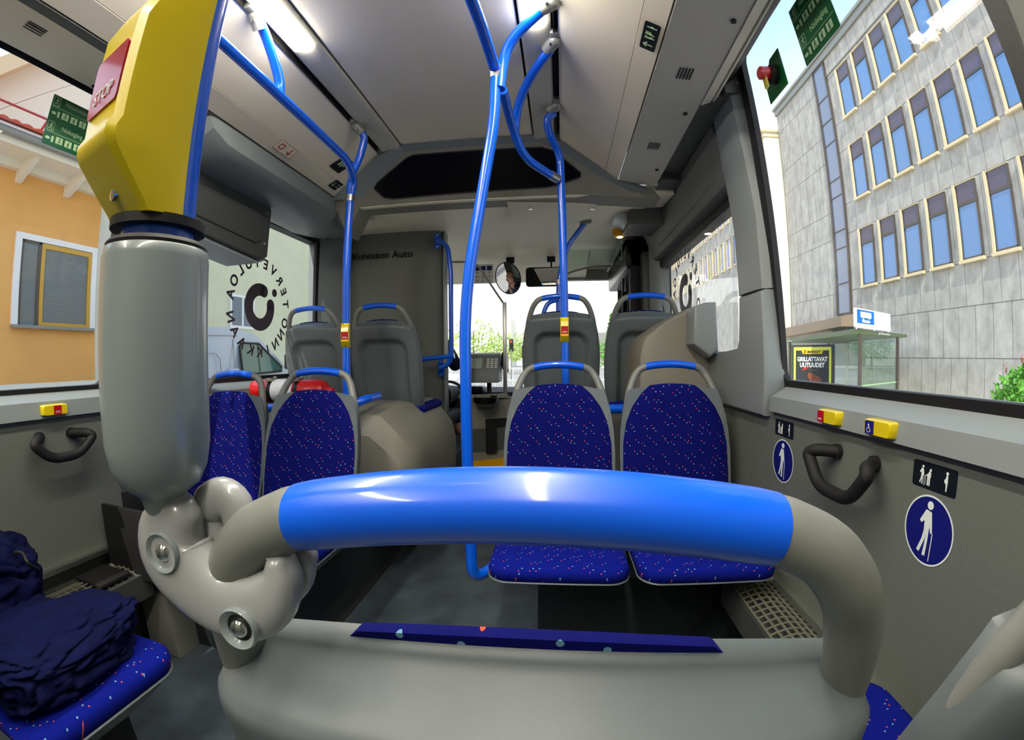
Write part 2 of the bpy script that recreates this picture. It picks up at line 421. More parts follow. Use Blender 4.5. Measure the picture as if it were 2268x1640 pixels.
# =====================================================================
# BUS BODY  (metres, z measured from eye level; lifted by ZC at the end)
# =====================================================================
FL = -1.12
b = NB(); bx(b, -1.70, .84, -1.5, 5.3, FL-.06, FL); struct('floor', b, mFloor, 'dark grey vinyl bus floor')
b = NB(); bx(b, -.935, -.905, -1.2, 2.65, FL, FL+.003); struct('trim_1', b, mAlu, 'thin metal seam strip along the left podium')

# --- left wall ---
b = NB()
bx(b, -1.72, -1.625, -1.5, 1.21, -.67, -.17)
bx(b, -1.72, -1.66, 1.21, 5.2, FL, -.13)
bx(b, -1.72, -1.66, -1.5, 1.21, FL, -.67)
struct('wall_left', b, mWall, 'grey laminate wall panel below the left windows')
b = NB(); bx(b, -1.66, -1.60, -1.5, 1.21, -.685, -.668); struct('baseboard_left', b, mAlu, 'aluminium edge strip under the left wall panel')
b = NB(); prism(b, [(-1.70, -.06), (-1.672, -.085), (-1.612, -.118), (-1.604, -.172), (-1.63, -.178), (-1.70, -.178)], 'y', -1.5, 1.21); struct('trim_2', b, mTrim, 'grey sill moulding under the left rear window')
b = NB(); prism(b, [(-1.72, -.10), (-1.675, -.10), (-1.625, -.115), (-1.60, -.14), (-1.60, -.17), (-1.72, -.17)], 'y', 1.40, 2.80); struct('trim_3', b, mTrim, 'grey sill moulding under the left front window')
b = NB(); prism(b, [(-1.72, -.18), (-1.60, -.18), (-1.625, -.09), (-1.60, .5), (-1.52, .95), (-1.66, 1.05), (-1.72, .9)], 'y', 1.19, 1.41, .02); struct('trim_4', b, mTrim, 'grey pillar between the left windows')
b = NB(); prism(b, [(-1.72, 2.79), (-1.66, 2.79), (-1.58, 2.90), (-1.54, 3.12), (-1.72, 3.12)], 'z', FL, .90, .01); struct('trim_5', b, mTrim, 'grey pillar in front of the left front window')

# --- right wall ---
b = NB()
bx(b, .725, .82, -1.5, 1.636, -.735, -.17)
bx(b, .725, .82, 1.642, 2.10, -.735, -.20)
bx(b, .76, .82, 2.10, 3.28, FL, .0)
bx(b, .78, .82, -1.5, 2.1, FL, -.735)
struct('wall_right', b, mWall, 'grey laminate wall panel below the right windows')
b = NB(); bx(b, .70, .78, -1.5, 2.1, -.752, -.734); struct('baseboard_right', b, mAlu, 'aluminium edge strip under the right wall panel')
b = NB(); prism(b, [(.80, -.075), (.778, -.092), (.713, -.130), (.706, -.178), (.728, -.182), (.80, -.182)], 'y', -1.5, 1.462); struct('trim_6', b, mTrim, 'grey sill moulding under the right rear window')
b = NB()
prism(b, [(1.49, -.20), (1.47, -.12), (1.485, .0), (1.490, .232), (1.70, .232), (1.70, .06), (1.705, .022), (2.05, .022), (2.05, -.20)], 'x', .695, .775, .012, 3)
struct('trim_7', b, mTrim, 'lower pillar cover beside the right rear window')
b = NB()
pr = [(.236, .700), (.5, .690), (.8, .655), (.99, .625)]
rings = []
for z, x in pr:
    y0 = 1.490-(.02 if z > .9 else 0); y1 = 1.705-(.03 if z > .9 else 0)
    gx = .776-.108*(z+.088)/1.118
    rings.append([Vector((gx+.004, y0+.0, z)), Vector((x+.03, y0-.002, z)), Vector((x, y0+.012, z)), Vector((x-.008, y0+.05, z)), Vector((x-.008, y1-.04, z)), Vector((x, y1, z)), Vector((gx+.004, y1+.02, z))])
loft(b, rings); struct('trim_8', b, mTrim, 'upper pillar cover beside the right rear window')
b = NB(); prism(b, [(.39, FL), (.376, -.25), (.376, 0), (.386, .06), (.405, .10), (.494, .165), (.622, .234), (.70, .255), (.735, .253), (.74, .01), (.74, FL)], 'y', 2.055, 2.62, .02, 4)
struct('trim_9', b, mBeige, 'curved grey side console over the right wheel arch')
b = NB(); prism(b, [(.585, .06), (.590, .222), (.64, .240), (.690, .243), (.694, .03), (.66, .0)], 'y', 1.93, 2.06, .012, 3); struct('trim_10', b, mTrim, 'raised end cap of the right side console')
# pillar / door surround in front on the right
b = NB()
prism(b, [(.80, 3.19), (.745, 3.2), (.70, 3.24), (.68, 3.32), (.80, 3.34)], 'z', FL, .93, .008)
struct('trim_11', b, mTrim, 'grey pillar behind the front door')
b = NB(); bx(b, .64, .80, 3.34, 3.60, FL, .80); struct('trim_12', b, mWallD, 'dark door post cover')
b = NB(); bx(b, .80, .84, 3.3, 3.36, FL, .95); bx(b, .80, .84, 4.9, 5.3, FL, .95); bx(b, .80, .84, 3.3, 5.3, .86, .97); struct('wall_right_front', b, mBlkM, 'dark surround of the front door')

# --- rear wall behind the camera ---
b = NB(); bx(b, -1.72, .84, -1.56, -1.5, FL, 1.15); struct('wall_rear', b, mWall, 'rear end wall of the bus')

# --- ceiling ---
b = NB(); bx(b, -.785, -.115, -1.5, 2.13, 1.108, 1.13); struct('ceiling', b, mCeil, 'light grey centre ceiling panel')
def slant(name, prof, y0f, y1, m, label):
    bm = NB()
    lo = [(x, z) for x, z in prof]; n = len(lo)
    A = []; B = []
    for x, z in lo: A.append(Vector((x, -1.5, z))); B.append(Vector((x, y1(x, z), z)))
    up = .02
    A2 = [Vector((x, -1.5, z+up)) for x, z in lo[::-1]]; B2 = [Vector((x, y1(x, z), z+up)) for x, z in lo[::-1]]
    loft(bm, [A+A2, B+B2]); return struct(name, bm, m, label)
fr = lambda x, z: 3.22-z
slant('trim_13', [(-.925, 1.09), (-1.165, .966)], 0, fr, mCeil, 'sloping left ceiling panel')
slant('trim_14', [(-1.168, .964), (-1.247, .930)], 0, fr, mCeil, 'narrow left ceiling strip')
slant('trim_15', [(-1.253, .926), (-1.285, .918)], 0, fr, mWallD, 'dark groove along the left ceiling edge')
slant('trim_16', [(.020, 1.09), (.252, .967)], 0, fr, mCeil, 'sloping right ceiling panel')
slant('trim_17', [(.254, .965), (.320, .931)], 0, fr, mCeil, 'narrow right ceiling strip')
slant('trim_18', [(.326, .927), (.44, .918), (.522, .906)], 0, lambda x, z: 2.31, mCeil2, 'right air duct panel')
slant('trim_19', [(.524, .900), (.56, .915), (.565, .93), (.57, .917), (.578, .922), (.582, .935), (.586, .932), (.601, .958)], 0, lambda x, z: 1.50, mCeil2, 'grooved edge strip above the right rear window')
slant('trim_20', [(-1.285, .918), (-1.30, .925), (-1.42, .935), (-1.52, .935)], 0, lambda x, z: 1.25, mCeil2, 'left air duct panel')
slant('trim_21', [(-1.52, .936), (-1.535, .95), (-1.56, .966)], 0, lambda x, z: 1.25, mWallD, 'edge strip above the left rear window')
b = NB(); bx(b, .60, .675, -1.5, 1.50, 1.09, 1.13); bx(b, .50, .60, -1.5, 1.5, .97, 1.10); bx(b, -1.60, -1.50, -1.5, 1.4, .99, 1.13); bx(b, .02, .69, -1.5, 2.35, 1.12, 1.15); bx(b, -1.62, -.90, -1.5, 2.35, 1.12, 1.15); bx(b, -.95, .05, -1.5, 2.3, 1.14, 1.17)
struct('trim_22', b, mBlkM, 'roof structure over the ceiling panels')
b = NB(); bx(b, .61, .70, 1.47, 3.35, .94, 1.12); bx(b, .61, .84, 1.80, 3.35, .94, 1.12); bx(b, .50, .70, 1.5, 2.335, .935, 1.12); bx(b, .62, .84, 3.3, 5.3, .955, 1.05); bx(b, .53, .66, 2.2, 2.7, .90, 1.0); struct('trim_42', b, mWallD, 'closed roof edge over the right front window')
# seat-rail channels in the ceiling
for i, (xa, xb) in enumerate(((-.925, -.905), (.003, .020))):
    b = NB(); bx(b, xa, xb, -1.5, 2.10, 1.105, 1.12); bx(b, xa, xa+.003, -1.5, 2.12, 1.085, 1.115); struct('trim_%d' % (23+i), b, mBlkM, ['dark slot rail along the left ceiling light', 'dark slot rail along the right ceiling light'][i])

# ceiling lights: housing + diffuser + the lamp's own light
def lightstrip(x0, x1, y1, lab):
    t = thing('ceiling_light', lab, 'ceiling light', ((x0+x1)/2, 0, 1.09), group='strip lights in the ceiling')
    bm = NB(); prism(bm, [(x0, 1.12), (x0, 1.098), (x0+.014, 1.090), (x1-.014, 1.090), (x1, 1.098), (x1, 1.12)], 'y', -1.5, 2.12)
    obj('light_housing', bm, mCeil2, t)
    bm = NB(); prism(bm, [(x0+.012, 1.093), (x0+.020, 1.080), (x0+.04, 1.073), (x1-.04, 1.073), (x1-.020, 1.080), (x1-.012, 1.093)], 'y', -1.3, y1, .004)
    obj('diffuser', bm, mLamp, t)
    al = bpy.data.lights.new('lamp_light', 'AREA'); al.shape = 'RECTANGLE'; al.size = .07; al.size_y = y1+1.2; al.energy = 7; al.color = (1, .90, .74)
    ao = bpy.data.objects.new('lamp_light', al); COL.objects.link(ao); ao.parent = t; ao.location = (0, (y1-1.2)/2, -.022)
lightstrip(-.905, -.795, 1.25, 'left strip light in the ceiling, over the aisle edge, with the lit diffuser')
lightstrip(-.105, -.003, 1.30, 'right strip light in the ceiling beside the centre pole, lit at the top edge')

# --- front bulkhead over the front seats (leaning plane y+z=3.22) ---
def bpt(x, z, n=0): return Vector((x, 3.22-z-n*.7071, z-n*.7071))
b = NB()
outer = [(-1.26, .76), (-1.27, .93), (-.925, 1.085), (-.80, 1.115), (-.10, 1.115), (.02, 1.09), (.325, .935), (.50, .905), (.56, .86), (.50, .86), (.10, .88), (-1.12, .88)]
loft(b, [[bpt(x, z) for x, z in outer], [bpt(x, z)+Vector((0, .16, 0)) for x, z in outer]])
struct('wall_front', b, mBeige, 'grey bulkhead frame across the ceiling')
b = NB()
op = [(-1.27, .93), (-.925, 1.085), (-.80, 1.115), (-.10, 1.115), (.02, 1.09), (.325, .935), (.48, .90)]
ip = [(-1.10, .915), (-.90, 1.015), (-.78, 1.085), (-.09, 1.085), (0, 1.06), (.26, .935), (.40, .885)]
for i in range(len(op)-1):
    q = [op[i], op[i+1], ip[i+1], ip[i]]
    loft(b, [[bpt(x, z, .0) for x, z in q], [bpt(x, z, .022 if k < 2 else .0) for k, (x, z) in enumerate(q)]])
struct('trim_25', b, mTrim, 'raised rim of the bulkhead')
t = thing('display_panel', 'black glossy information display set in the bulkhead below the ceiling', 'display', (-.43, 2.25, .9))
b = NB(); pan = [(-.74, 1.070), (-.07, 1.065), (-.01, 1.050), (.125, .965), (.122, .95), (.02, .925), (-.05, .915), (-.90, .905), (-.96, .915), (-1.0, .955), (-.975, .975), (-.78, 1.06)]
loft(b, [[bpt(x, z, .001) for x, z in pan], [bpt(x, z, .006) for x, z in pan]]); obj('screen', b, mBlkG, t)
b = NB(); path = [bpt(x, z, .004) for x, z in pan]; tube(b, path+[path[0]], .004, 6); obj('bezel', b, mBlk, t)

# vestibule ceiling
def zc(y): return .875+(y-2.33)*.085 if y < 3.2 else (1.00 if y < 4.5 else .965)
b = NB()
vs = []
for y in (2.345, 2.6, 3.1, 4.0, 5.3):
    vs.append([Vector((-1.70, y, zc(y))), Vector((.63, y, zc(y))), Vector((.63, y, zc(y)+.05)), Vector((-1.70, y, zc(y)+.05))])
loft(b, vs); struct('ceiling_front', b, mCeil, 'cream vestibule ceiling')
b = NB(); prism(b, [(-.28, 2.42), (.262, 2.49), (.262, 2.70), (.10, 2.84), (-.28, 2.84)], 'z', zc(2.6)-.024, zc(2.6)-.004, .003)
struct('trim_26', b, mCeil, 'service hatch in the vestibule ceiling')
b = NB(); prism(b, [(4.1, .998), (4.3, .975), (4.9, .88), (5.0, .87), (5.0, 1.0), (4.1, 1.0)], 'x', -1.6, .3, .01)
struct('trim_27', b, mCeil, 'sloping cream destination box over the windscreen')
b = NB()
for x, y in ((-.153, 2.51), (.205, 2.55), (.02, 2.88), (-.46, 2.55)): lathe(b, (x, y, zc(y)-.028), [(.002, 0), (.012, .001), (.014, .006), (.010, .03)], 14)
struct('trim_28', b, mChrome, 'four round hatch screws')

# left soffit over the front window and box below it
b = NB()
prof = [(-1.255, .925), (-1.262, .85), (-1.30, .815), (-1.40, .795), (-1.52, .785), (-1.62, .80), (-1.68, .84), (-1.68, .97), (-1.255, .97)]
rr = []
for y, k, dx_ in ((1.27, .0, 0), (1.31, .6, 0), (1.40, .95, 0), (1.5, 1, 0), (2.30, 1, 0), (2.45, .95, -.06), (2.62, .8, -.13), (2.80, .6, -.19), (3.1, .4, -.24)):
    rr.append([Vector((max(-1.68, x+dx_*(1 if x > -1.5 else .4)), y, z if z > .9 else .94+(z-.94)*k)) for x, z in prof])
loft(b, rr); struct('trim_29', b, mTrim, 'rounded grey air duct over the left front window')
t = thing('equipment_box', 'charcoal screwed equipment box hanging above the left front window', 'box', (-1.56, 1.6, .5))
b = NB(); prism(b, [(1.24, .82), (1.24, .56), (1.90, .503), (1.965, .53), (1.985, .78), (1.95, .82)], 'x', -1.64, -1.452, .012, 3); obj('box_body', b, mDispl, t)
b = NB()
prism(b, [(1.36, .745), (1.36, .62), (1.40, .605), (1.86, .575), (1.90, .60), (1.91, .715), (1.88, .745)], 'x', -1.460, -1.444, .010, 3); obj('embossed_panel', b, mDispl, t)
b = NB()
for y, z in ((1.30, .79), (1.30, .615), (1.94, .75), (1.93, .59)): lathe(b, (-1.446, y, z), [(.001, .004), (.005, .003), (.006, -.006)], 12, (1, 0, 0))
obj('screw', b, mZinc, t)
b = NB(); prism(b, [(1.24, .557), (1.90, .500), (1.965, .528), (1.965, .515), (1.90, .487), (1.24, .545)], 'x', -1.66, -1.47); obj('bottom_lip', b, mTrim, t)

# right flap panel over the front window
t = thing('overhead_flap', 'grey embossed service flap above the right front window', 'flap', (.68, 2.5, .70))
b = NB()
prism(b, [(.725, .700), (.700, .715), (.635, .90), (.628, .93), (.80, .96), (.80, .700)], 'y', 1.70, 3.26, .012, 3); obj('flap_body', b, mWall, t)
b = NB(); A = Vector((.700, 0, .735)); B_ = Vector((.640, 0, .905)); nn = Vector((-.94, 0, -.33))
def fp(u, y, n): return A+(B_-A)*u+Vector((0, y, 0))+nn*n
loft(b, [[fp(.10, 1.86, .004), fp(.10, 2.95, .004), fp(.35, 3.05, .004), fp(.9, 3.1, .004), fp(.95, 1.80, .004), fp(.5, 1.78, .004)], [fp(.15, 1.88, .014), fp(.15, 2.93, .014), fp(.35, 3.02, .014), fp(.85, 3.06, .014), fp(.9, 1.84, .014), fp(.5, 1.81, .014)]])
obj('embossed_panel', b, mWall, t)
b = NB()
for y, u in ((1.755, .95), (1.755, .2), (3.2, .25)): lathe(b, fp(u, y, .004), [(.006, 0), (.006, .004), (.002, .006)], 12, nn)
obj('screw', b, mZinc, t)

# --- windows: pane with rubber frame ---
def window(name, P, label, th=.035):
    """P: bottom-rear, bottom-front, top-front, top-rear"""
    P = [Vector(p) for p in P]; c = sum(P, Vector())/4
    t = sthing(name, label, (c.x, c.y, min(p.z for p in P)))
    n = (P[1]-P[0]).cross(P[3]-P[0]).normalized()
    bm = NB(); loft(bm, [[p+n*.002 for p in P], [p-n*.002 for p in P]]); obj('window_pane', bm, mGlass, t)
    bm = NB(); path = fillet([P[0]*.5+P[1]*.5, P[1], P[2], P[3], P[0], P[0]*.5+P[1]*.5], .05, 5)
    q = path[:-1]; rings = []
    k = len(q); bi = []
    for i, p in enumerate(q):
        tt = (q[(i+1) % k]-q[i-1]).normalized(); s = tt.cross(n).normalized()
        if s.dot(c-p) < 0: s = -s
        bi.append([p+s*th*.35+n*.010, p-s*th+n*.010, p-s*th-n*.010, p+s*th*.35-n*.010])
    rs = [ring(bm, r) for r in bi]
    for i in range(k): bridge(bm, rs[i], rs[(i+1) % k])
    obj('window_gasket', bm, mBlk, t)
    return t
window('window_1', [(.776, .49, -.088), (.776, 1.495, -.088), (.668, 1.43, 1.07), (.690, .485, 1.07)], 'large right rear window behind the pillar')
window('window_2', [(.772, 1.80, .015), (.772, 3.20, .015), (.745, 3.22, .70), (.745, 1.80, .70)], 'right front window under the flap')
window('window_3', [(-1.668, -.60, -.088), (-1.668, 1.20, -.088), (-1.572, 1.20, .985), (-1.572, -.6, .985)], 'large left rear window facing the orange house')
window('window_4', [(-1.668, 1.40, -.092), (-1.668, 2.78, -.092), (-1.655, 2.78, .84), (-1.655, 1.40, .84)], 'left front window with the circular lettering')
b = NB(); prism(b, [(.70, -1.5), (.82, -1.5), (.82, .235), (.70, .235)], 'z', -.178, 1.05); struct('trim_43', b, mWallD, 'unseen light-blocking panel added behind the right rear window')  # added out of view to keep window light off the near seat
b = NB(); bx(b, -1.72, -1.60, -1.5, -.12, -.17, 1.0); struct('trim_44', b, mWallD, 'unseen light-blocking panel added behind the left rear window')  # unseen panel, added to cut the light from the left rear
b = NB(); prism(b, [(.70, .235), (.80, .20), (.80, .52), (.75, .49), (.70, .44)], 'z', -.08, 1.05, .006); struct('trim_30', b, mWallD, 'dark pillar behind the right rear window')
b = NB(); prism(b, [(-1.556, .966), (-1.575, 1.0), (-1.60, 1.0), (-1.60, .962), (-1.572, .943)], 'y', -1.5, 1.25); struct('trim_31', b, mBlk, 'black band above the left rear window')
b = NB(); prism(b, [(.602, .962), (.642, .995), (.672, 1.04), (.675, 1.12), (.60, 1.10)], 'y', -1.5, 1.47); struct('trim_32', b, mBlk, 'black band above the right rear window')
b = NB(); bx(b, -1.72, -1.655, 1.4, 2.8, .81, .90); bx(b, .74, .80, 1.75, 3.24, .645, .705); struct('trim_33', b, mBlk, 'black bands above the front windows')
t = window('window_5', [(-1.62, 5.2, -.42), (.74, 5.2, -.42), (.74, 5.2, .93), (-1.62, 5.2, .93)], 'wide windscreen at the front of the bus', .06)
b = NB(); bx(b, -1.72, .84, 5.15, 5.3, FL, -.42); bx(b, -1.72, .84, 5.15, 5.25, .93, 1.0); bx(b, -1.72, -1.6, 5.1, 5.25, FL, 1); bx(b, .74, .84, 5.1, 5.25, FL, 1)
struct('wall_windscreen', b, mBlkM, 'dark frame around the windscreen')
# driver's side window
window('window_6', [(-1.69, 3.4, -.2), (-1.69, 4.9, -.2), (-1.69, 4.9, .85), (-1.69, 3.4, .85)], "driver's side window")
b = NB(); bx(b, -1.72, -1.67, 3.1, 3.4, FL, 1.0); bx(b, -1.72, -1.67, 4.9, 5.2, FL, 1.0); bx(b, -1.72, -1.67, 3.1, 5.2, .85, 1.0); struct('wall_left_front', b, mWallD, "wall around the driver's side window")
# front door, folded glass leaves
t = sthing('door_1', 'glazed front passenger door at the right', (.80, 4.1, FL))
b = NB(); bx(b, .795, .803, 3.36, 4.9, FL, .86); obj('door_glass', b, mGlass, t)
b = NB()
for y in (3.36, 4.1, 4.16, 4.86): bx(b, .785, .815, y, y+.04, FL, .86)
obj('door_frame', b, mBlkM, t)
t = thing('door_mechanism', 'black door drive arms and gas struts above the front door', 'door drive', (.62, 3.9, .55))
b = NB(); bx(b, .56, .64, 3.45, 3.54, .25, .90, .01); obj('drive_column', b, mBlkM, t)
for i in range(4):
    b = NB(); cyl(b, (.52+.02*i, 3.5+.25*i, .92-.05*i), (.60, 4.1+.12*i, .62+.03*i), .018); obj('drive_arm', b, mBlkG, t)
b = NB(); bx(b, .53, .72, 3.45, 4.7, .70, .93, .02); obj('drive_housing', b, mBlkG, t)
b = NB(); cyl(b, (.66, 4.75, FL), (.66, 4.75, .86), .028); obj('door_post', b, mBlkM, t)
b = NB(); cyl(b, (.70, 4.4, -.6), (.70, 4.4, .86), .022); obj('door_post', b, mBlkM, t)
b = NB(); bx(b, .50, .512, 3.4, 4.6, .895, .945); obj('cover_plate', b, mTrim, t)

# podiums under the seats
b = NB(); bx(b, -.075, .66, 1.56, 2.75, FL, -.745); struct('trim_34', b, mPod, 'black seat podium on the right of the aisle')
b = NB(); bx(b, -.078, .66, 1.545, 1.57, -.80, -.742); bx(b, -.075, .66, 1.55, 2.75, -.745, -.72); struct('trim_35', b, mWallD, 'grey upper edge of the right seat podium')
b = NB(); prism(b, [(.40, FL), (.47, FL), (.66, -.80), (.66, FL-.001)], 'y', 1.40, 1.56, .01); struct('trim_36', b, mPod, 'black sloping duct beside the right podium')
b = NB(); bx(b, -1.66, -.93, 1.28, 2.05, FL, -.76); bx(b, -1.66, -.925, 2.05, 2.9, FL, -.80); struct('trim_37', b, mPod, 'black seat podium on the left of the aisle')
# left wheel arch cover
b = NB()
wp = [(-1.64, -.23), (-.95, -.245), (-.86, -.26), (-.79, -.33), (-.72, -.42), (-.695, -.53), (-.70, -.72), (-.74, -.83), (-1.64, -.83)]
rr = []
for y, s, dx in ((1.95, .82, -.03), (2.03, .97, 0), (2.2, 1, 0), (2.9, 1.0, .0)):
    rr.append([Vector((x+(dx if x > -1.2 else 0), y, -.83+(z+.83)*s)) for x, z in wp])
loft(b, rr); struct('trim_38', b, mBeige, 'warm grey wheel arch cover left of the aisle')
b = NB(); prism(b, [(-.26, FL), (-.26, -.36), (.37, -.30), (.37, FL)], 'y', 2.2, 2.85, .02); struct('trim_39', b, mWallD, 'grey base under the right front seats')

# driver's partition
t = thing('driver_partition', 'tall grey partition wall behind the driver with black lettering', 'partition', (-1.2, 3.1, -1.1))
b = NB()
pp = [(-1.66, -1.1), (-1.66, .95), (-1.58, .95)]
rr = []
ppl = [(-1.67, 3.10), (-1.30, 3.07), (-1.05, 3.07), (-.90, 3.09), (-.845, 3.13), (-.825, 3.18), (-.84, 3.20), (-1.67, 3.18)]
for z, dx in ((-1.1, .06), (-.7, .05), (-.3, .0), (0, 0), (.94, 0)):
    rr.append([Vector((x+(dx if x > -1 else 0), y, z)) for x, y in ppl])
loft(b, rr); obj('partition_panel', b, mPart, t)
b = NB(); bx(b, -.832, -.822, 3.12, 3.21, -.5, .94); obj('edge_strip', b, mTrim, t)
fr_ = Frame((-1.283, 3.068, .772), (1, 0, 0), (0, 0, 1))
b = NB(); text(b, fr_, 'Koiviston Auto', 0, 0, .052, .475, off=.004, bold=.012); obj('lettering', b, mBlkG, t)
# grab handle on the partition
t = thing('grab_handle', 'blue vertical grab handle screwed to the edge of the grey partition', 'grab handle', (-.80, 3.07, -.06))
b = NB(); tube(b, fillet([(-.86, 3.075, .855), (-.86, 3.02, .855), (-.765, 3.0, .80), (-.745, 3.0, .6), (-.745, 3.0, .05), (-.765, 3.0, -.04), (-.84, 3.02, -.065), (-.84, 3.075, -.065)], [0, .02, .06, .05, .05, .05, .02, 0], 6), .0165, 14); obj('handle_tube', b, mBlue, t)
for z, x in ((.855, -.86), (-.065, -.84)):
    b = NB(); fr_ = Frame((x, 3.072, z), (1, 0, 0), (0, 0, 1)); flat(b, fr_, [rrect(.042, .115, .02, 5)], 0, .006); o = obj('mounting_plate', b, mBlue, t)
    b = NB()
    for d in (-.042, .042): lathe(b, fr_.p(0, d, .006), [(.007, 0), (.006, .003), (.002, .004)], 10, fr_.N)
    obj('screw', b, mChrome, o)
t = thing('cross_rail', 'blue horizontal rail between the front left seat and the partition handle', 'rail', (-.85, 2.9, -.02))
b = NB(); tube(b, fillet([(-1.15, 2.55, -.01), (-.98, 2.80, -.005), (-.76, 3.0, .02)], .1, 5), .0165, 14); obj('rail_tube', b, mBlue, t)
b = NB(); cyl(b, (-.765, 3.0, .02), (-.725, 3.0, .025), .022); obj('rail_joint', b, mBlue, t)

# raised driver floor and yellow step edges
b = NB(); bx(b, -1.66, -.80, 2.9, 5.15, FL, -.745); prism(b, [(-.80, 3.2), (-.30, 3.42), (.6, 3.5), (.6, 5.15), (-.80, 5.15)], 'z', FL, FL+.06); struct('floor_2', b, mFloor, 'raised floor beside the driver')
b = NB(); prism(b, [(-1.02, 2.86), (-.80, 3.02), (-.80, 3.10), (-1.06, 2.93)], 'z', -.752, -.70, .006); struct('trim_40', b, mYel2, 'yellow step nosing left of the centre pole')
# driver's cab door
t = thing('cab_door', "low warm grey driver's cab door with a glass screen above it", 'cab door', (-.5, 3.45, -.8))
def cd(u, z, n=0):   # u along the door from the partition
    A = Vector((-.70, 3.22, 0)); B2 = Vector((-.16, 3.52, 0)); d = (B2-A).normalized(); nn = Vector((d.y, -d.x, 0))
    return A+d*u+nn*n+Vector((0, 0, z))
def cdb(bm, u0, u1, z0, z1, n0, n1):
    loft(bm, [[cd(u0, z0, n0), cd(u1, z0, n0), cd(u1, z1, n0), cd(u0, z1, n0)], [cd(u0, z0, n1), cd(u1, z0, n1), cd(u1, z1, n1), cd(u0, z1, n1)]])
b = NB(); cdb(b, -.02, .62, -1.06, -.30, 0, -.05); obj('door_panel', b, mBeige, t)
b = NB(); cdb(b, .02, .62, -.71, -.53, .0, .003); obj('kick_recess', b, mWallD, t)
b = NB(); cdb(b, .16, .24, -.72, -.46, .004, .03); cdb(b, .24, .5, -.52, -.46, .004, .02); obj('door_latch', b, mBlkM, t)
b = NB(); cdb(b, -.03, .64, -.84, -.775, .0, .022); obj('yellow_edge', b, mYel2, t, label='yellow edge strip')
b = NB(); cdb(b, -.03, .34, -.30, -.275, -.08, .03); obj('counter', b, mBeige, t)
b = NB(); cdb(b, -.02, .33, -.275, .40, -.024, -.018); obj('glass_screen', b, mGlass, t)
b = NB(); pq = cd(.335, 0, -.02); bx(b, pq.x-.014, pq.x+.014, pq.y-.02, pq.y+.02, -.30, .44, .003); obj('post', b, mAlu, t)
t = thing('curved_guard_tube', 'thin grey curved tube rising from the post to the ceiling', 'tube', (-.6, 3.4, .4))
b = NB(); tube(b, smoothpath([(pq.x, pq.y, .42), (-.47, 3.38, .50), (-.54, 3.34, .61), (-.60, 3.3, .70), (-.66, 3.28, .735), (-.80, 3.26, .74)], 6), .008, 10); obj('guard_rod', b, mZinc, t)

# tray, ticket machine, dashboard, steering wheel
t = thing('coin_tray', 'round black coin tray on the cab door counter', 'tray', (-.60, 3.32, -.275))
b = NB(); lathe(b, (-.535, 3.20, -.325), [(.075, 0), (.095, .004), (.097, .045), (.090, .047), (.085, .015), (.01, .012)], 28); obj('tray_bowl', b, mBlkG, t)
b = NB(); bx(b, -.58, -.48, 3.12, 3.2, -.365, -.325, .004); obj('tray_bracket', b, mBlkM, t)
t = thing('ticket_machine', 'light grey ticket machine with screen and keypad beside the driver', 'ticket machine', (-.66, 3.8, -.27))
b = NB(); prism(b, [(3.62, -.20), (3.62, -.12), (3.72, .04), (3.80, .055), (3.90, .0), (3.86, -.2)], 'x', -.80, -.50, .012, 3); obj('machine_body', b, mTrim, t)
fr_ = Frame((-.65, 3.668, -.04), (1, 0, 0), (0, .53, .85))
b = NB(); flat(b, fr_, [rrect(.13, .10, .006, 2, -.06, 0)], .003, .002); obj('screen', b, mGreenP, t)
b = NB(); flat(b, fr_, [rrect(.026, .014, .002, 1, .055+.034*i, .04-.02*j) for i in range(3) for j in range(5)], .003, .003); obj('keypad', b, mWhite, t)
b = NB(); prism(b, [(3.68, -.06), (3.74, .055), (3.86, .03), (3.86, -.12)], 'x', -.49, -.44, .01); obj('black_reader', b, mBlkG, t)
b = NB(); cyl(b, (-.60, 3.75, FL+.06), (-.60, 3.75, -.18), .02); obj('stand', b, mBlkM, t)
t = thing('dashboard', 'long black dashboard under the windscreen', 'dashboard', (-.5, 4.7, -.8))
b = NB(); prism(b, [(4.35, FL), (4.30, -.45), (4.42, -.34), (4.8, -.31), (5.12, -.36), (5.12, FL)], 'x', -1.6, .10, .03, 3); obj('dash_body', b, mBlkM, t)
b = NB(); bx(b, -1.35, -.75, 4.28, 4.46, -.40, -.27, .02); obj('instrument_hood', b, mBlkG, t)
t = thing('steering_wheel', 'black steering wheel behind the partition', 'steering wheel', (-1.15, 4.15, -.35))
b = NB(); pth = [Vector((-1.15+.22*math.cos(a), 4.13+.20*math.sin(a)*.85, -.32+.10*math.sin(a))) for a in [2*PI*i/36 for i in range(37)]]; tube(b, pth, .014, 10, cap=False); obj('rim', b, mBlkM, t)
b = NB(); cyl(b, (-1.15, 4.13, -.33), (-1.15, 4.35, -.5), .035); bx(b, -1.36, -.94, 4.11, 4.15, -.345, -.325, .006); obj('hub', b, mBlkM, t)

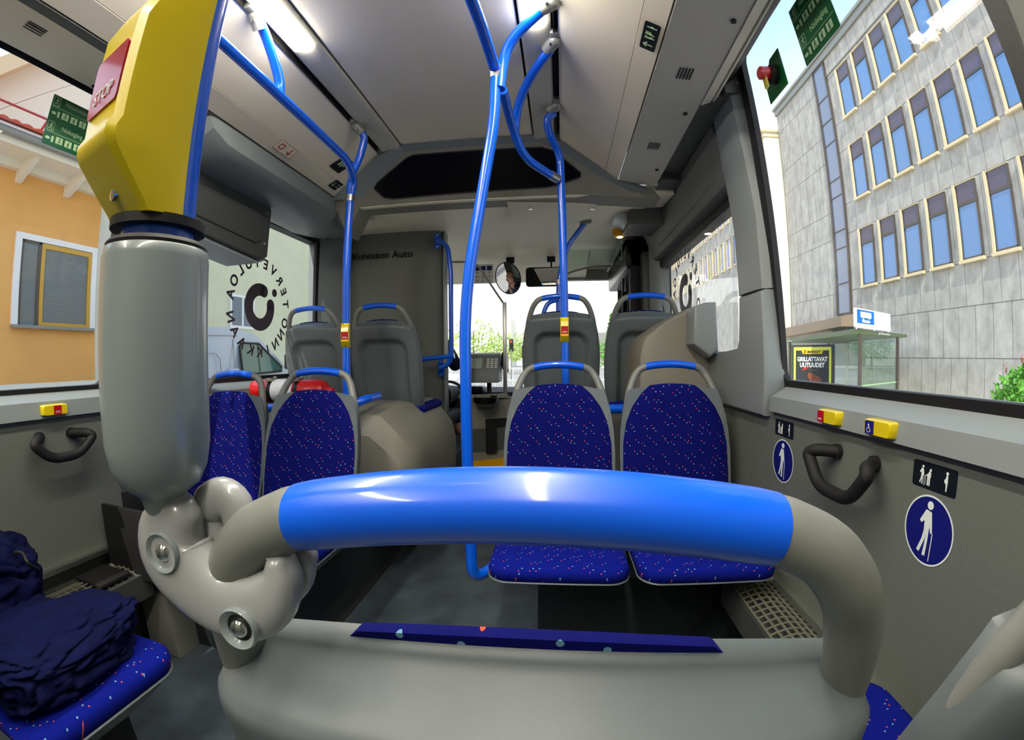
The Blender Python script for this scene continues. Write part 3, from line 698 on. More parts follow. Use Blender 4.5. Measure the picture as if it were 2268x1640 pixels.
# heaters along the walls
def heater(side, x0, x1, ytop, ya, yb, lab, dark):
    t = thing('convector_heater', lab, 'heater', ((x0+x1)/2, (ya+yb)/2, FL), group=None)
    xi, xo = x0, x1   # inner (aisle) face, outer edge
    s = 1 if xo > xi else -1
    bm = NB(); prism(bm, [(xi, ytop), (xi-.002*s, ytop-.09), (xi+.01*s, ytop-.10), (xo, ytop-.10), (xo, ytop-.012), (xi+.02*s, ytop-.012)] if s > 0 else [(xi, ytop), (xo, ytop-.012), (xo, ytop-.10), (xi-.01, ytop-.10), (xi+.002, ytop-.09)], 'y', ya, yb)
    obj('heater_casing', bm, mDispl, t)
    bm = NB(); n = int((yb-ya)/.030); rows = 6; wx = abs(xo-xi)-.03
    xs = [xi+s*(.015+wx*i/rows) for i in range(rows+1)]
    zz = lambda x: ytop-.004+.018*math.sin(PI*(abs(x-xi)-.015)/wx)
    for x in xs: bx(bm, x-.0035, x+.0035, ya+.02, yb-.02, zz(x), zz(x)+.003)
    for i in range(n+1):
        y = ya+.02+(yb-ya-.04)*i/n
        for a_, b_ in zip(xs, xs[1:]):
            z0, z1 = zz(a_), zz(b_); loft(bm, [[Vector((a_, y-.003, z0)), Vector((a_, y+.003, z0)), Vector((a_, y+.003, z0+.003)), Vector((a_, y-.003, z0+.003))], [Vector((b_, y-.003, z1)), Vector((b_, y+.003, z1)), Vector((b_, y+.003, z1+.003)), Vector((b_, y-.003, z1+.003))]])
    o = obj('grille', bm, MATS['grille metal'], t)
    for y in (ya+.03, yb-.03):
        bm = NB(); lathe(bm, (xo-.02*s, y, ytop+.002), [(.018, 0), (.018, .008), (.008, .010)], 14); obj('grille_clip', bm, mZinc, t)
    return t
M('grille metal', srgb(150, 150, 132), .4, .6)
t = heater('R', .555, .72, -.735, .2, 1.40, 'dark floor heater with a silver grille along the right wall', 0)
t = heater('L', -1.425, -1.61, -.74, -.6, 1.135, 'dark floor heater with a silver grille along the left wall', 0)
b = NB(); bx(b, -1.59, -1.44, .93, 1.06, -.728, -.716, .002); obj('black_cover', b, mBlkM, t)
b = NB(); prism(b, [(-1.55, FL), (-1.40, FL), (-1.40, -.86), (-1.55, -.83)], 'y', 1.16, 1.30, .01); obj('heater_foot', b, mZinc, t)
b = NB(); bx(b, -1.66, -1.62, 1.212, 1.40, -.67, -.50, .004); bx(b, -1.60, -1.20, 1.095, 1.11, -.76, -.50, .003); struct('trim_41', b, mBlkM, 'black recess beyond the left wall panel')

# =====================================================================
# SEATS   local frame: x right, y the way the passenger faces, z=0 cushion top
# =====================================================================
def interp(tab, z):
    if z >= tab[0][0]: return tab[0][1]
    for (za, a), (zb, b_) in zip(tab, tab[1:]):
        if z >= zb: return b_+(a-b_)*(z-zb)/(za-zb)
    return tab[-1][1]
HW = [(.53, .165), (.505, .171), (.48, .180), (.45, .190), (.40, .203), (.33, .213), (.25, .217), (.15, .215), (.05, .207), (-.06, .195)]
WF = [(.510, .082), (.495, .100), (.47, .128), (.42, .164), (.36, .190), (.28, .203), (.15, .205), (.0, .198)]
def yb(z):
    y = -.22*z
    if z < .12: y += .05*((.12-z)/.18)**2
    return y
def sstep(a, b_, x):
    t = min(1, max(0, (x-a)/(b_-a))); return t*t*(3-2*t)
def sdrr(x, z):          # signed distance to the recessed field in the back shell
    cx, hx, top, r = 0, .158, .405, .08
    hx = hx-.012*max(0, (.3-z))
    qx = abs(x)-hx+r; qz = (z-top)+r
    if z < top-r: return abs(x)-hx
    return math.hypot(max(qx, 0), max(qz, 0))+min(max(qx, qz), 0)-r
def make_seat():
    t = thing('passenger_seat', '', 'seat', (0, 0, 0))
    bm = NB()
    def zof(v): return .486-(v**1.35)*.546
    def topcrown(u, v): return (.020*(1-u*u))*max(0, 1-v*5)
    def fshell(u, v):
        U = u*2-1; z = zof(v); w = interp(HW, z)
        return Vector((U*w, yb(z)+.014*U*U+.0, z+topcrown(U, v)))
    def rshell(u, v):
        U = u*2-1; z = zof(v); w = interp(HW, z); x = U*w
        d = sdrr(x, z); th = .052-.040*sstep(.0, -.034, d)
        th *= (.22+.93*sstep(.487, .458, z)) if z > .458 else 1.15-.15*sstep(.458, .39, z)
        th = th*(1-.40*abs(U)**9)
        if z < .02: th *= 1
        return Vector((x*.995, yb(z)+.014*U*U-th, z+topcrown(U, v)-.004))
    shellgrid(bm, 44, 60, fshell, rshell)
    obj('back_shell', bm, mSeat, t, True, ang=60)
    bm = NB()
    for s in (-1, 1):
        pts = [(s*.190, .365, .001), (s*.1865, .405, .000), (s*.1805, .440, -.002), (s*.1735, .468, -.005), (s*.1665, .490, -.009), (s*.160, .508, -.0125), (s*.151, .529, -.016), (s*.139, .548, -.0195), (s*.124, .5645, -.0185), (s*.106, .574, -.0155), (s*.098, .5765, -.0145)]
        P3 = smoothpath([(x, yb(z)+o_, z) for x, z, o_ in pts], 5)
        n = len(P3); rad = [.0105+.0040*min(1, i/(n*.30)) for i in range(n)]
        tube(bm, P3, rad, 26, up=Vector((0, 1, 0)), r2=1.0)
    obj('handle_frame', bm, mArm, t, True, ang=60)
    bm = NB()
    P3 = [Vector((x, -.1405, .5865-.0105*(x/.1)**2)) for x in [-.100+.2*i/24 for i in range(25)]]
    tube(bm, P3, [.0160]+[.0165]*23+[.0160], 28, up=Vector((0, 0, 1)), r2=.93)
    obj('grab_grip', bm, mBlueP, t, True, ang=60, label='glossy blue grip')
    bm = NB()
    def fz(v): return .502-v*.483
    def f1(u, v):
        U = u*2-1; z = fz(v); w = interp(WF, z); x = U*w; Us = x/interp(HW, z)
        e = (1-abs(U)**6)*(1-max(0, 1-v*14)**2)*(1-max(0, (v-.93)/.07)**2)
        return Vector((x, yb(z)+.014*Us*Us+.003+.020*e, z+.0075*(1-U*U)*max(0, 1-v*8)))
    def f2(u, v):
        p = f1(u, v); U = u*2-1; z = fz(v); x = U*interp(WF, z); Us = x/interp(HW, z)
        return Vector((p.x, yb(z)+.014*Us*Us-.006, p.z))
    shellgrid(bm, 30, 36, f1, f2)
    obj('backrest_cushion', bm, mFab, t, True, ang=60, label='dotted blue fabric back cushion')
    # seat pan and cushion
    def rr_(hx, y0, y1, z, r):
        cy = (y0+y1)/2; return [Vector((x, y, z)) for x, y in rrect(2*hx, y1-y0, r, 7, 0, cy)]
    bm = NB()
    loft(bm, [rr_(.15, .0, .31, -.094, .04), rr_(.185, -.03, .36, -.088, .05), rr_(.203, -.042, .405, -.066, .06), rr_(.210, -.048, .440, -.049, .065), rr_(.215, -.05, .447, -.045, .065), rr_(.212, -.048, .443, -.041, .064)])
    obj('seat_pan', bm, mSeat, t, True, ang=60)
    bm = NB()
    loft(bm, [rr_(.203, -.03, .436, -.046, .06), rr_(.2125, -.036, .4445, -.041, .065), rr_(.2135, -.036, .449, -.022, .065), rr_(.211, -.036, .446, -.008, .065), rr_(.203, -.03, .436, .000, .06), rr_(.185, -.01, .415, .005, .05), rr_(.10, .08, .32, .004, .04)])
    obj('seat_cushion', bm, mFabC, t, True, ang=60, label='dotted blue fabric seat cushion')
    return t
seat0 = make_seat()
TOP.remove(seat0)
GB = 'bus seats in pairs'
def place_seat(x, y, z, rz, label, ztop, mount='box', first=[True]):
    if first[0]:
        s = seat0; s.location = (x, y, z); s.rotation_euler = (0, 0, rz); s['label'] = label; first[0] = False; TOP.append(s)
        MW[s] = Matrix.Translation((x, y, z)) @ Matrix.Rotation(rz, 4, 'Z')
        for c in s.children: MW[c] = MW[s].copy()
    else:
        s = dup(seat0, (x, y, z), rz, label, skip=('seat_mount',))
    s['group'] = 'bus seats'
    bm = NB(); bx(bm, -.16, .16, .04, .30, ztop-z, -.080, .006); obj('seat_mount', bm, mBlkM, s, True)
    return s
place_seat(-.013, .312, -.645, 0, 'nearest seat, seen over its blue grip with the pole clamp on its left arm', FL)
place_seat(.452, .300, -.645, 0, 'window seat at the bottom right corner, beside the nearest seat', FL)
place_seat(-1.038, .248, -.632, 0, 'left aisle seat at the bottom left corner with a navy cloth bag on its cushion', FL)
place_seat(-1.51, .235, -.625, 0, 'left window seat at the picture edge behind the upper navy bag', FL)
place_seat(.0, 1.665, -.612, PI, 'rear-facing dotted blue seat next to the centre pole, right of the aisle', -.72)
place_seat(.452, 1.665, -.612, PI, 'rear-facing dotted blue seat next to the right wall', -.72)
place_seat(-1.000, 1.56, -.630, PI, 'rear-facing dotted blue seat nearest the aisle on the left, below the red extinguisher', -.76)
place_seat(-1.434, 1.56, -.640, PI, 'rear-facing dotted blue seat at the left window, half behind the grey pole sleeve', -.76)
place_seat(.012, 2.53, -.250, 0, 'forward-facing grey-backed seat behind the yellow button on the right pole', -.36)
place_seat(.470, 2.53, -.250, 0, 'forward-facing grey-backed seat beside the curved right console', -.30)
place_seat(-1.010, 2.53, -.275, 0, 'forward-facing grey-backed seat in front of the lettered partition', -.40)
place_seat(-1.455, 2.53, -.275, 0, 'forward-facing grey-backed seat at the left front window', -.40)

# rails holding the front left seats
t = thing('seat_bracket', 'silver bracket and rail under the front left aisle seat', 'bracket', (-.80, 2.45, -.42))
b = NB(); bx(b, -.835, -.825, 2.36, 2.60, -.40, -.30, .003); obj('end_plate', b, mAlu, t)
b = NB(); bx(b, -.90, -.832, 2.36, 2.55, -.415, -.30, .003); obj('black_cap', b, mBlkM, t)
b = NB(); prism(b, [(2.38, -.43), (2.40, -.40), (2.55, -.40), (2.57, -.43)], 'x', -1.25, -.86, .003); obj('cross_rail', b, mAlu, t)
t = thing('blue_crossbar', 'blue round bar behind the rear-facing left seats', 'rail', (-1.2, 1.92, -.26))
b = NB(); tube(b, fillet([(-1.60, 1.92, -.235), (-.98, 1.92, -.22), (-.91, 1.96, -.185), (-.905, 2.1, -.185)], .05, 5), .021, 16); obj('bar_tube', b, mBlue, t)
t = thing('blue_crossbar', 'blue round bar between the two rear-facing right seats', 'rail', (.25, 2.05, -.26))
b = NB(); cyl(b, (-.10, 2.05, -.235), (.60, 2.05, -.235), .021); obj('bar_tube', b, mBlue, t)
b = NB(); cyl(b, (-.1, 2.05, -.72), (-.1, 2.05, -.22), .018); cyl(b, (.55, 2.05, -.72), (.55, 2.05, -.22), .018); obj('bar_support', b, mBlkM, t)

# =====================================================================
# HANDRAILS
# =====================================================================
RT = .0175
def clamp_at(t, x, y, z, d):
    """grey ceiling clamp, d = direction of the tube leaving it"""
    d = Vector(d).normalized(); p = Vector((x, y, z)); bm = NB()
    cyl(bm, p, p+d*.045, .0235, 18, .0215); bm2 = bm
    bx(bm, x-.014, x+.014, y-.05, y+.012, z-.004, z+.022, .005); sphere(bm, p, .024, seg=14)
    o = obj('ceiling_clamp', bm, mZinc, t)
    bm = NB(); lathe(bm, p+d*.02+Vector((.0, -.022, -.010)), [(.0055, 0), (.005, .004), (.001, .005)], 10, (0, -.8, -.6)); obj('clamp_screw', bm, mChrome, o)
def collar(t, p, d, r=.0185, L=.05, name='pipe_joint'):
    d = Vector(d).normalized(); p = Vector(p); bm = NB(); cyl(bm, p-d*L/2, p+d*L/2, r+.0012, 20); o = obj(name, bm, mAlu, t)
    bm = NB(); lathe(bm, p+Vector((0, -r-.001, 0)), [(.0045, 0), (.004, .0015), (.001, .002)], 10, (0, -1, 0)); obj('joint_screw', bm, mZinc, o)

t = thing('bent_pole', 'blue bent pole left of the rear-facing right seats, with a foot bend', 'pole', (-.28, 1.31, -.72))
b = NB(); tube(b, fillet([(-.186, 1.31, .900), (-.189, 1.31, .74), (-.284, 1.31, .175), (-.280, 1.31, -.30), (-.272, 1.31, -.705), (-.16, 1.42, -.66), (-.10, 1.50, -.60)], [0, .10, .16, .1, .055, .03, 0], 7), RT, 20); obj('pole_tube', b, mBlue, t)
b = NB(); tube(b, [(-.186, 1.31, .93), (-.196, 1.08, .93), (-.215, .80, .925), (-.235, .45, .92), (-.25, -.2, .92)], RT, 20); obj('rear_rail_tube', b, mBlue, t)
collar(t, (-.186, 1.31, .915), (0, -.35, 1), L=.06)
b = NB(); tube(b, smoothpath([(-.172, 1.31, .86), (-.166, 1.315, .93), (-.150, 1.30, .99), (-.115, 1.27, 1.03), (-.06, 1.235, 1.06), (-.015, 1.21, 1.082)], 6), RT, 18); obj('hanger_tube', b, mBlue, t)
clamp_at(t, .006, 1.20, 1.090, (-1, .3, -.4))

t = thing('overhead_rail', 'blue curved rail joining the centre pole to the right pole under the ceiling', 'rail', (-.1, 1.6, .8))
b = NB(); tube(b, fillet([(-.176, 1.42, .925), (-.168, 1.62, .905), (-.135, 1.76, .83), (.005, 1.925, .795)], [0, .10, .16, 0], 7), RT, 18); obj('rail_tube', b, mBlue, t)
b = NB(); tube(b, smoothpath([(-.158, 1.66, .875), (-.155, 1.655, .93), (-.135, 1.60, .985), (-.09, 1.52, 1.03), (-.035, 1.44, 1.06), (-.008, 1.41, 1.072)], 6), RT, 18); obj('hanger_tube', b, mBlue, t)
clamp_at(t, .006, 1.385, 1.088, (-.55, .6, -.3))
collar(t, (-.01, 1.905, .800), (.7, .72, -.18), L=.045)

t = thing('standing_pole', 'blue straight pole with an S-bend at the top, behind the right rear-facing seat', 'pole', (.03, 1.95, -.74))
b = NB(); tube(b, fillet([(.0, 1.825, 1.065), (-.035, 1.83, 1.045), (-.030, 1.85, .985), (.018, 1.945, .925), (.022, 1.95, .63), (.030, 1.95, -.10), (.034, 1.95, -.73)], [0, .03, .05, .06, .1, .1, 0], 7), RT, 20); obj('pole_tube', b, mBlue, t)
clamp_at(t, .010, 1.81, 1.088, (-1, .3, -.5))

t = thing('overhead_rail', 'long blue handrail under the left ceiling light, bending down at its front end', 'rail', (-.91, 1.5, .8))
b = NB(); tube(b, fillet([(-.90, -.6, .90), (-.90, .93, .891), (-.90, 1.74, .876), (-.925, 1.86, .825), (-.936, 1.85, .745)], [0, .3, .10, .06, 0], 7), RT, 20); obj('rail_tube', b, mBlue, t)
b = NB(); tube(b, smoothpath([(-.905, 1.065, 1.073), (-.905, 1.11, 1.045), (-.900, 1.165, .985), (-.899, 1.205, .93), (-.900, 1.215, .885)], 6), RT, 18); obj('hanger_tube', b, mBlue, t)
clamp_at(t, -.912, 1.045, 1.088, (0, .5, -.5))
collar(t, (-.937, 1.85, .742), (0, 0, 1), L=.03)
t = thing('standing_pole', 'blue straight pole left of the lettered partition with a small yellow button box', 'pole', (-.945, 1.85, -.76))
b = NB(); tube(b, fillet([(-.893, 1.842, 1.07), (-.880, 1.86, 1.035), (-.905, 1.87, .95), (-.938, 1.852, .85), (-.938, 1.85, .70), (-.946, 1.85, .35), (-.950, 1.85, -.75)], [0, .03, .06, .06, .1, .1, 0], 7), RT, 20); obj('pole_tube', b, mBlue, t)
clamp_at(t, -.912, 1.825, 1.088, (.5, .4, -.6))

# far pole with a branch, beside the front door
t = thing('door_pole', 'slim blue pole with a loop and a slanted arm near the windscreen', 'pole', (.0, 3.0, -1.0))
b = NB(); tube(b, fillet([(.185, 2.98, .915), (.06, 3.0, .76), (.015, 3.0, .60), (.0, 3.0, .45), (.0, 3.0, -1.05)], [0, .1, .1, .1, 0], 6), .017, 14); obj('pole_tube', b, mBlue, t)
b = NB(); tube(b, fillet([(0, 2.99, .40), (-.07, 2.98, .38), (-.105, 2.98, .30), (-.105, 2.98, .1), (0, 2.99, .05)], .07, 6), .016, 14); obj('loop_tube', b, mBlue, t)
b = NB(); prism(b, [(.155, 2.94), (.23, 2.94), (.21, 3.02), (.15, 3.02)], 'z', .905, .925, .004); obj('ceiling_plate', b, mZinc, t)
collar(t, (.005, 3.0, .52), (0, 0, 1), L=.03)

# =====================================================================
# NEAR POLE: tube, sleeve and clamp on the seat handle
# =====================================================================
PX, PY = -.187, .163
t = thing('near_pole', 'blue pole with thick grey sleeve and cast clamp right in front at the left', 'pole', (PX, PY, -.14))
b = NB(); cyl(b, (PX, PY, .02), (PX, PY, 1.09), RT, 32); obj('pole_tube', b, mBlue, t)
b = NB(); lathe(b, (PX, PY, 0), [(.006, -.075), (.009, -.070), (.0105, -.064), (.013, -.0615), (.019, -.057), (.0228, -.049), (.0248, -.038), (.0252, -.02), (.0252, .048), (.0245, .0525), (.0238, .053)], 40); obj('sleeve', b, mSleeve, t, ang=60)
b = NB(); lathe(b, (PX, PY, 0), [(.0236, .0525), (.0240, .0545), (.0225, .0565), (.0180, .0568), (.0178, .0525)], 40); obj('rubber_ring', b, mBlk, t)
b = NB(); cyl(b, (PX, PY, .053), (PX, PY, .058), .0185, 32); obj('inner_sleeve', b, mBlue, t)
# cast clamp: a flattened hook swept along its centre line
def hook(name, pts, yc, dep, m, n=4, par=None):
    P = smoothpath([(x, 0, z) for x, z, r in pts], n); Rr_ = smoothpath([(r, 0, 0) for x, z, r in pts], n); k = len(P); rings = []
    for i, p in enumerate(P):
        t_ = (P[min(i+1, k-1)]-P[max(i-1, 0)]).normalized(); s_ = Vector((-t_.z, 0, t_.x)); r = Rr_[i].x; d = dep*min(1, .55+r*28)
        rings.append([p+s_*r*math.copysign(abs(math.cos(a))**.8, math.cos(a))+Vector((0, yc+d*math.copysign(abs(math.sin(a))**.75, math.sin(a)), 0)) for a in [2*PI*q/28 for q in range(28)]])
    a0 = sum(rings[0], Vector())/28; a1 = sum(rings[-1], Vector())/28
    e0 = (P[0]-P[1]).normalized(); e1 = (P[-1]-P[-2]).normalized()
    f0 = [[a0+(q-a0)*c_+e0*Rr_[0].x*s_ for q in rings[0]] for c_, s_ in ((.35, .75), (.72, .55), (.93, .28))]
    f1 = [[a1+(q-a1)*c_+e1*Rr_[-1].x*s_ for q in rings[-1]] for c_, s_ in ((.93, .28), (.72, .55), (.35, .75))]
    bm = NB(); loft(bm, f0+rings+f1); return obj(name, bm, m, par or t, ang=80)
hook('clamp_body', [(-.1795, -.072, .0125), (-.1855, -.083, .0195), (-.1845, -.095, .0225), (-.174, -.1055, .0205), (-.160, -.1135, .0185), (-.145, -.1150, .0178), (-.131, -.1085, .0150), (-.1225, -.0975, .0095), (-.1215, -.0885, .0055)], .1655, .0115, mGlove)
hook('clamp_cover', [(-.170, -.070, .0100), (-.162, -.0665, .0105), (-.1545, -.0700, .0095), (-.152, -.080, .0075)], .1775, .0085, mGlove)
hook('clamp_back', [(-.176, -.080, .0150), (-.174, -.095, .018), (-.160, -.108, .016), (-.142, -.110, .0155), (-.127, -.102, .0125), (-.1185, -.091, .0070)], .1795, .0075, mGlove)
b = NB(); tube(b, [(-.1225, .162, -.0835), (-.1275, .170, -.0895)], .0042, 10); obj('clamp_tip', b, mGlove, t)
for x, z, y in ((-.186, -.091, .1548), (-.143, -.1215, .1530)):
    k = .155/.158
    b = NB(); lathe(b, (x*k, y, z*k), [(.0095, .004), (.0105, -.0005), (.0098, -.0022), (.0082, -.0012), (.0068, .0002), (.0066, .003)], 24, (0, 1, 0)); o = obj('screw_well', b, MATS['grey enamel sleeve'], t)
    b = NB(); lathe(b, (x*k, y+.0006, z*k), [(.0068, 0), (.0068, .001)], 24, (0, 1, 0)); obj('well_shade_disc', b, mBlk, o)  # black disc painted in as the shade inside the screw well
    b = NB(); sphere(b, (x*k, y+.0005, z*k), .0048, 1, .75, 1, 20); obj('screw_head', b, mChrome, o)
b = NB(); sphere(b, (-.203, .172, -.108), .005, seg=14); obj('screw_head', b, mChrome, t)

# stop button boxes --------------------------------------------------
def pole_button(name, label, c, fdir, H, Wd, dep, pr, fc=.46, fh=.33):
    """vertical yellow button box clasping a pole at c (centre bottom), facing fdir in plan"""
    f = Vector((fdir[0], fdir[1], 0)).normalized(); s = Vector((-f.y, f.x, 0))*-1   # s = to the right seen from the front
    s = Vector((0, 0, 1)).cross(-f).normalized()*-1
    c = Vector(c); tt = thing(name, label, 'stop button', c, group='stop buttons')
    k = H
    prof = [(0, .0), (.03*k, .10*dep), (.20*k, .90*dep), (.235*k, 1.0*dep), (.27*k, 1.0*dep), (.31*k, .88*dep), (.74*k, .86*dep), (.88*k, .55*dep), (.98*k, .14*dep), (1.0*k, .0)]
    rings = []
    for z, d in prof:
        w = Wd/2; d0 = pr; D = pr*.9+d
        pts = [(-w*.96, -pr*.12), (w*.93, -pr*.12), (w*1.0, D*.55), (w*.93, D*.9), (w*.80, D), (-w*.80, D), (-w*.93, D*.9), (-w, D*.55)]
        rings.append([c+s*a+f*q+Vector((0, 0, z)) for a, q in pts])
    bm = NB(); loft(bm, rings); obj('button_housing', bm, mYel, tt, ang=28)
    D = pr*.9+.875*dep
    frm = Frame(c+f*D+Vector((0, 0, k*fc)), s, Vector((0, 0, 1)))
    if frm.N.dot(f) < 0: frm = Frame(c+f*D+Vector((0, 0, k*fc)), -s, Vector((0, 0, 1)))
    bm = NB(); flat(bm, frm, [rrect(Wd*.80, k*fh, Wd*.06, 3)], -.0002, .0012*(k/.13)); o = obj('red_button', bm, mRed, tt)
    bm = NB(); text(bm, frm, 'STOP', 0, -k*fh*.22, k*fh*.22, Wd*.50, off=.0013*(k/.13), th=.0003); obj('stop_lettering', bm, mWhiteG, o)
    for z, d in ((.085*k, .34), (.925*k, .33)):
        bm = NB(); p = c+f*(pr*.9+dep*d)+Vector((0, 0, z)); lathe(bm, p-f*.001, [(.0042*k/.13, 0), (.0042*k/.13, .0012*k/.13), (.0016*k/.13, .002*k/.13)], 14, f); obj('housing_screw', bm, mChrome, tt)
    return tt
tt = pole_button('stop_button', 'large yellow button box with red STOP field on the nearest pole, top left', (PX, PY, .066), (-.26, -.965), .125, .042, .0215, .0185, .50, .25)
b = NB(); lathe(b, (PX, PY, 0), [(.0186, .0615), (.0225, .062), (.0225, .0665), (.0186, .067)], 32); obj('rubber_collar', b, mBlk, tt)
pole_button('stop_button', 'small yellow button box on the blue pole left of the lettered partition', (-.9465, 1.85, .058), (.30, -1), .108, .038, .026, .0185)
pole_button('stop_button', 'small yellow button box on the blue pole at the right front seats', (.0265, 1.95, .072), (.0, -1), .108, .038, .026, .0185)
def sill_button(label, c, N, L, H, red, sym):
    """horizontal yellow button on a sill; N faces into the bus"""
    N = Vector(N).normalized(); U = Vector((0, 0, 1)).cross(N).normalized(); f = Frame(c, U, Vector((0, 0, 1)))
    tt = thing('stop_button', label, 'stop button', c, group='stop buttons')
    bm = NB(); R = [[f.p(a*(L), b_*H, n) for a, b_ in rrect(1, 1, .12, 3)] for n in (-.004, .008)]
    R.append([f.p(a*L*.97, b_*H*.93, .016) for a, b_ in rrect(1, 1, .12, 3)]); R.append([f.p(a*L*.93, b_*H*.84, .019) for a, b_ in rrect(1, 1, .12, 3)])
    loft(bm, R); obj('button_housing', bm, mYel, tt)
    bm = NB(); ux = red[1]*L; flat(bm, f, [rrect(L*.30, H*.78, .002, 2, ux, 0)], .0185, .0040); o = obj('push_field', bm, red[0], tt)
    bm = NB()
    if sym == 'STOP': text(bm, f, 'STOP', ux, -H*.18, H*.14, L*.17, off=.0228, th=.0004)
    else:
        flat(bm, f, [disc(.0022, ux, H*.16), bar(ux, H*.12, ux, -.002, .0016), bar(ux, -.002, ux+.005, -.002, .0016), bar(ux+.005, -.002, ux+.007, -.009, .0016), bar(ux, .002, ux+.004, .002, .0012)], .0228, .0004)
        bars = [bar(ux+.006*math.cos(a), -.005+.006*math.sin(a), ux+.006*math.cos(a+.5), -.005+.006*math.sin(a+.5), .0012) for a in [math.radians(140)+.45*i for i in range(9)]]; flat(bm, f, bars, .0228, .0004)
    obj('push_symbol', bm, mWhiteG, o)
    return tt
sill_button('yellow sill button with red STOP field on the right, nearer the pillar', (.709, 1.096, -.153), (-1, 0, -.12), .088, .037, (mRed, -.27), 'STOP')
sill_button('yellow sill button with blue wheelchair field on the right', (.709, .895, -.153), (-1, 0, -.12), .092, .037, (mNavyS, -.24), 'wc')
sill_button('yellow sill button with red STOP field on the left wall above a black handle', (-1.607, .945, -.146), (1, 0, -.15), .095, .036, (mRed, .06), 'STOP')

# black grab handles on the side walls
def wall_handle(label, x, s, y0, y1, zt, zb):
    tt = thing('wall_grab_handle', label, 'grab handle', (x, (y0+y1)/2, zb), group='black wall handles')
    bm = NB(); X = x-s*.060
    tube(bm, fillet([(x, y0+.055, zt), (x-s*.050, y0+.020, zt), (X, y0, zt-.012), (X, y0+.060, zb), (X, y1-.060, zb), (X, y1, zt-.012), (x-s*.050, y1-.020, zt), (x, y1-.055, zt)], [0, .02, .03, .04, .04, .03, .02, 0], 7), .0165, 16); obj('handle_grip', bm, mBlkM, tt)
    bm = NB()
    for y in (y0+.052, y1-.052): cyl(bm, (x, y, zt), (x-s*.012, y, zt), .019)
    obj('handle_foot', bm, mBlkM, tt)
wall_handle('black moulded handle on the right wall between the pictogram stickers', .725, 1, .880, 1.135, -.240, -.325)
wall_handle('black moulded handle on the left wall under the sill button', -1.625, -1, .84, 1.07, -.233, -.300)

# stickers -------------------------------------------------------------
def sticker(name, label, cat, fr_, w_, h_, r, base, syms, msym, group=None, shape='rect', rim=None):
    tt = thing(name, label, cat, fr_.O, group=group)
    bm = NB()
    if shape == 'rect': flat(bm, fr_, [rrect(w_, h_, r, 4)], .0002, .0007)
    else: flat(bm, fr_, [disc(w_/2, 0, 0, 48)], .0002, .0007)
    o = obj('sticker_film', bm, base, tt)
    if rim:
        bm = NB()
        if shape == 'disc':
            n = 48
            flat(bm, fr_, [[(r_*math.cos(a), r_*math.sin(a)) for r_, a in ((w_/2, 2*PI*i/n), (w_/2, 2*PI*(i+1)/n), (w_/2*.95, 2*PI*(i+1)/n), (w_/2*.95, 2*PI*i/n))] for i in range(n)], .0007, .0005)
        obj('sticker_rim', bm, rim, tt)
    bm = NB(); flat(bm, fr_, syms, .0009, .0005); obj('sticker_symbol', bm, msym, tt)
    return tt
WR = lambda y, z: Frame((.725, y, z), (0, -1, 0), (0, 0, 1))
for y, z, who in ((1.388, -.228, 'small black sticker of old and pregnant passengers on the right wall, left of the handle'), (.747, -.228, 'black sticker of old and pregnant passengers on the right wall, right of the handle')):
    sticker('priority_sticker', who, 'sticker', WR(y, z), .122, .052, .006, mBlackS, man(-.033, -.019, .038, 'cane')+man(-.014, -.019, .036, 'old')+man(.035, -.019, .038, 'belly'), mWhiteG, 'priority seat stickers')
for y, z, who in ((1.387, -.333, 'round blue sticker of a man with a stick on the right wall, farther one'), (.745, -.333, 'round blue sticker of a man with a stick on the right wall, nearer one')):
    sticker('cane_sticker', who, 'sticker', WR(y, z), .140, .14, 0, mNavyS, man(-.004, -.052, .112, 'cane'), mWhiteG, 'priority seat stickers', 'disc', mWhiteG)
# ceiling stickers
f = Frame((.293, 1.20, .944), (-.895, 0, .445), (0, -1, 0)); f = Frame((.288, 1.185, .9445), (0, 1, 0), (.88, 0, -.47))
if f.N.z > 0: f = Frame(f.O, -f.U, f.V)
sticker('ceiling_sticker', 'black sticker with arrow and seated figures on the right ceiling strip', 'sticker', Frame(f.O+f.N*.004, f.U, f.V), .120, .050, .007, mBlackS, [], mWhiteG)
TOPS = TOP[-1]
ff = Frame(f.O+f.N*.004, f.U, f.V)
bm = NB(); flat(bm, ff, arrow(.036, 0, .030, -PI/2, .12)+man(.004, -.016, .032, 'cane')+man(-.012, -.016, .030, 'old')+man(-.040, -.016, .032, 'belly'), .0012, .0005); obj('figures_symbol', bm, mGreenL, TOPS)
def lsl(x, y): # point on the sloping left ceiling strip
    z = .930+(x+1.247)*(.034/.079) if x < -1.168 else .966+(x+1.165)*(1.09-.966)/.24
    return Vector((x, y, z-.003))
def lframe(x, y): 
    d = Vector((.24, 0, .124)).normalized(); f = Frame(lsl(x, y), (0, 1, 0), d)
    if f.N.z > 0: f = Frame(f.O, (0, -1, 0), d)
    return f
f = lframe(-1.192, 1.695)
tt = sticker('ceiling_sticker', 'white sticker with red square and arrow on the left ceiling strip', 'sticker', f, .135, .060, .003, mCeil, [], mRed2)
bm = NB(); e1 = .0028
def orect(cx, cy, w_, h_, e): return [bar(cx-w_/2, cy-h_/2, cx+w_/2, cy-h_/2, e), bar(cx-w_/2, cy+h_/2, cx+w_/2, cy+h_/2, e), bar(cx-w_/2, cy-h_/2, cx-w_/2, cy+h_/2, e), bar(cx+w_/2, cy-h_/2, cx+w_/2, cy+h_/2, e)]
flat(bm, f, orect(0, 0, .131, .056, .0012)+orect(-.03, 0, .026, .026, .005)+arrow(.035, 0, .040, -PI/2, .13), .0010, .0005); obj('red_symbol', bm, mRed2, tt)
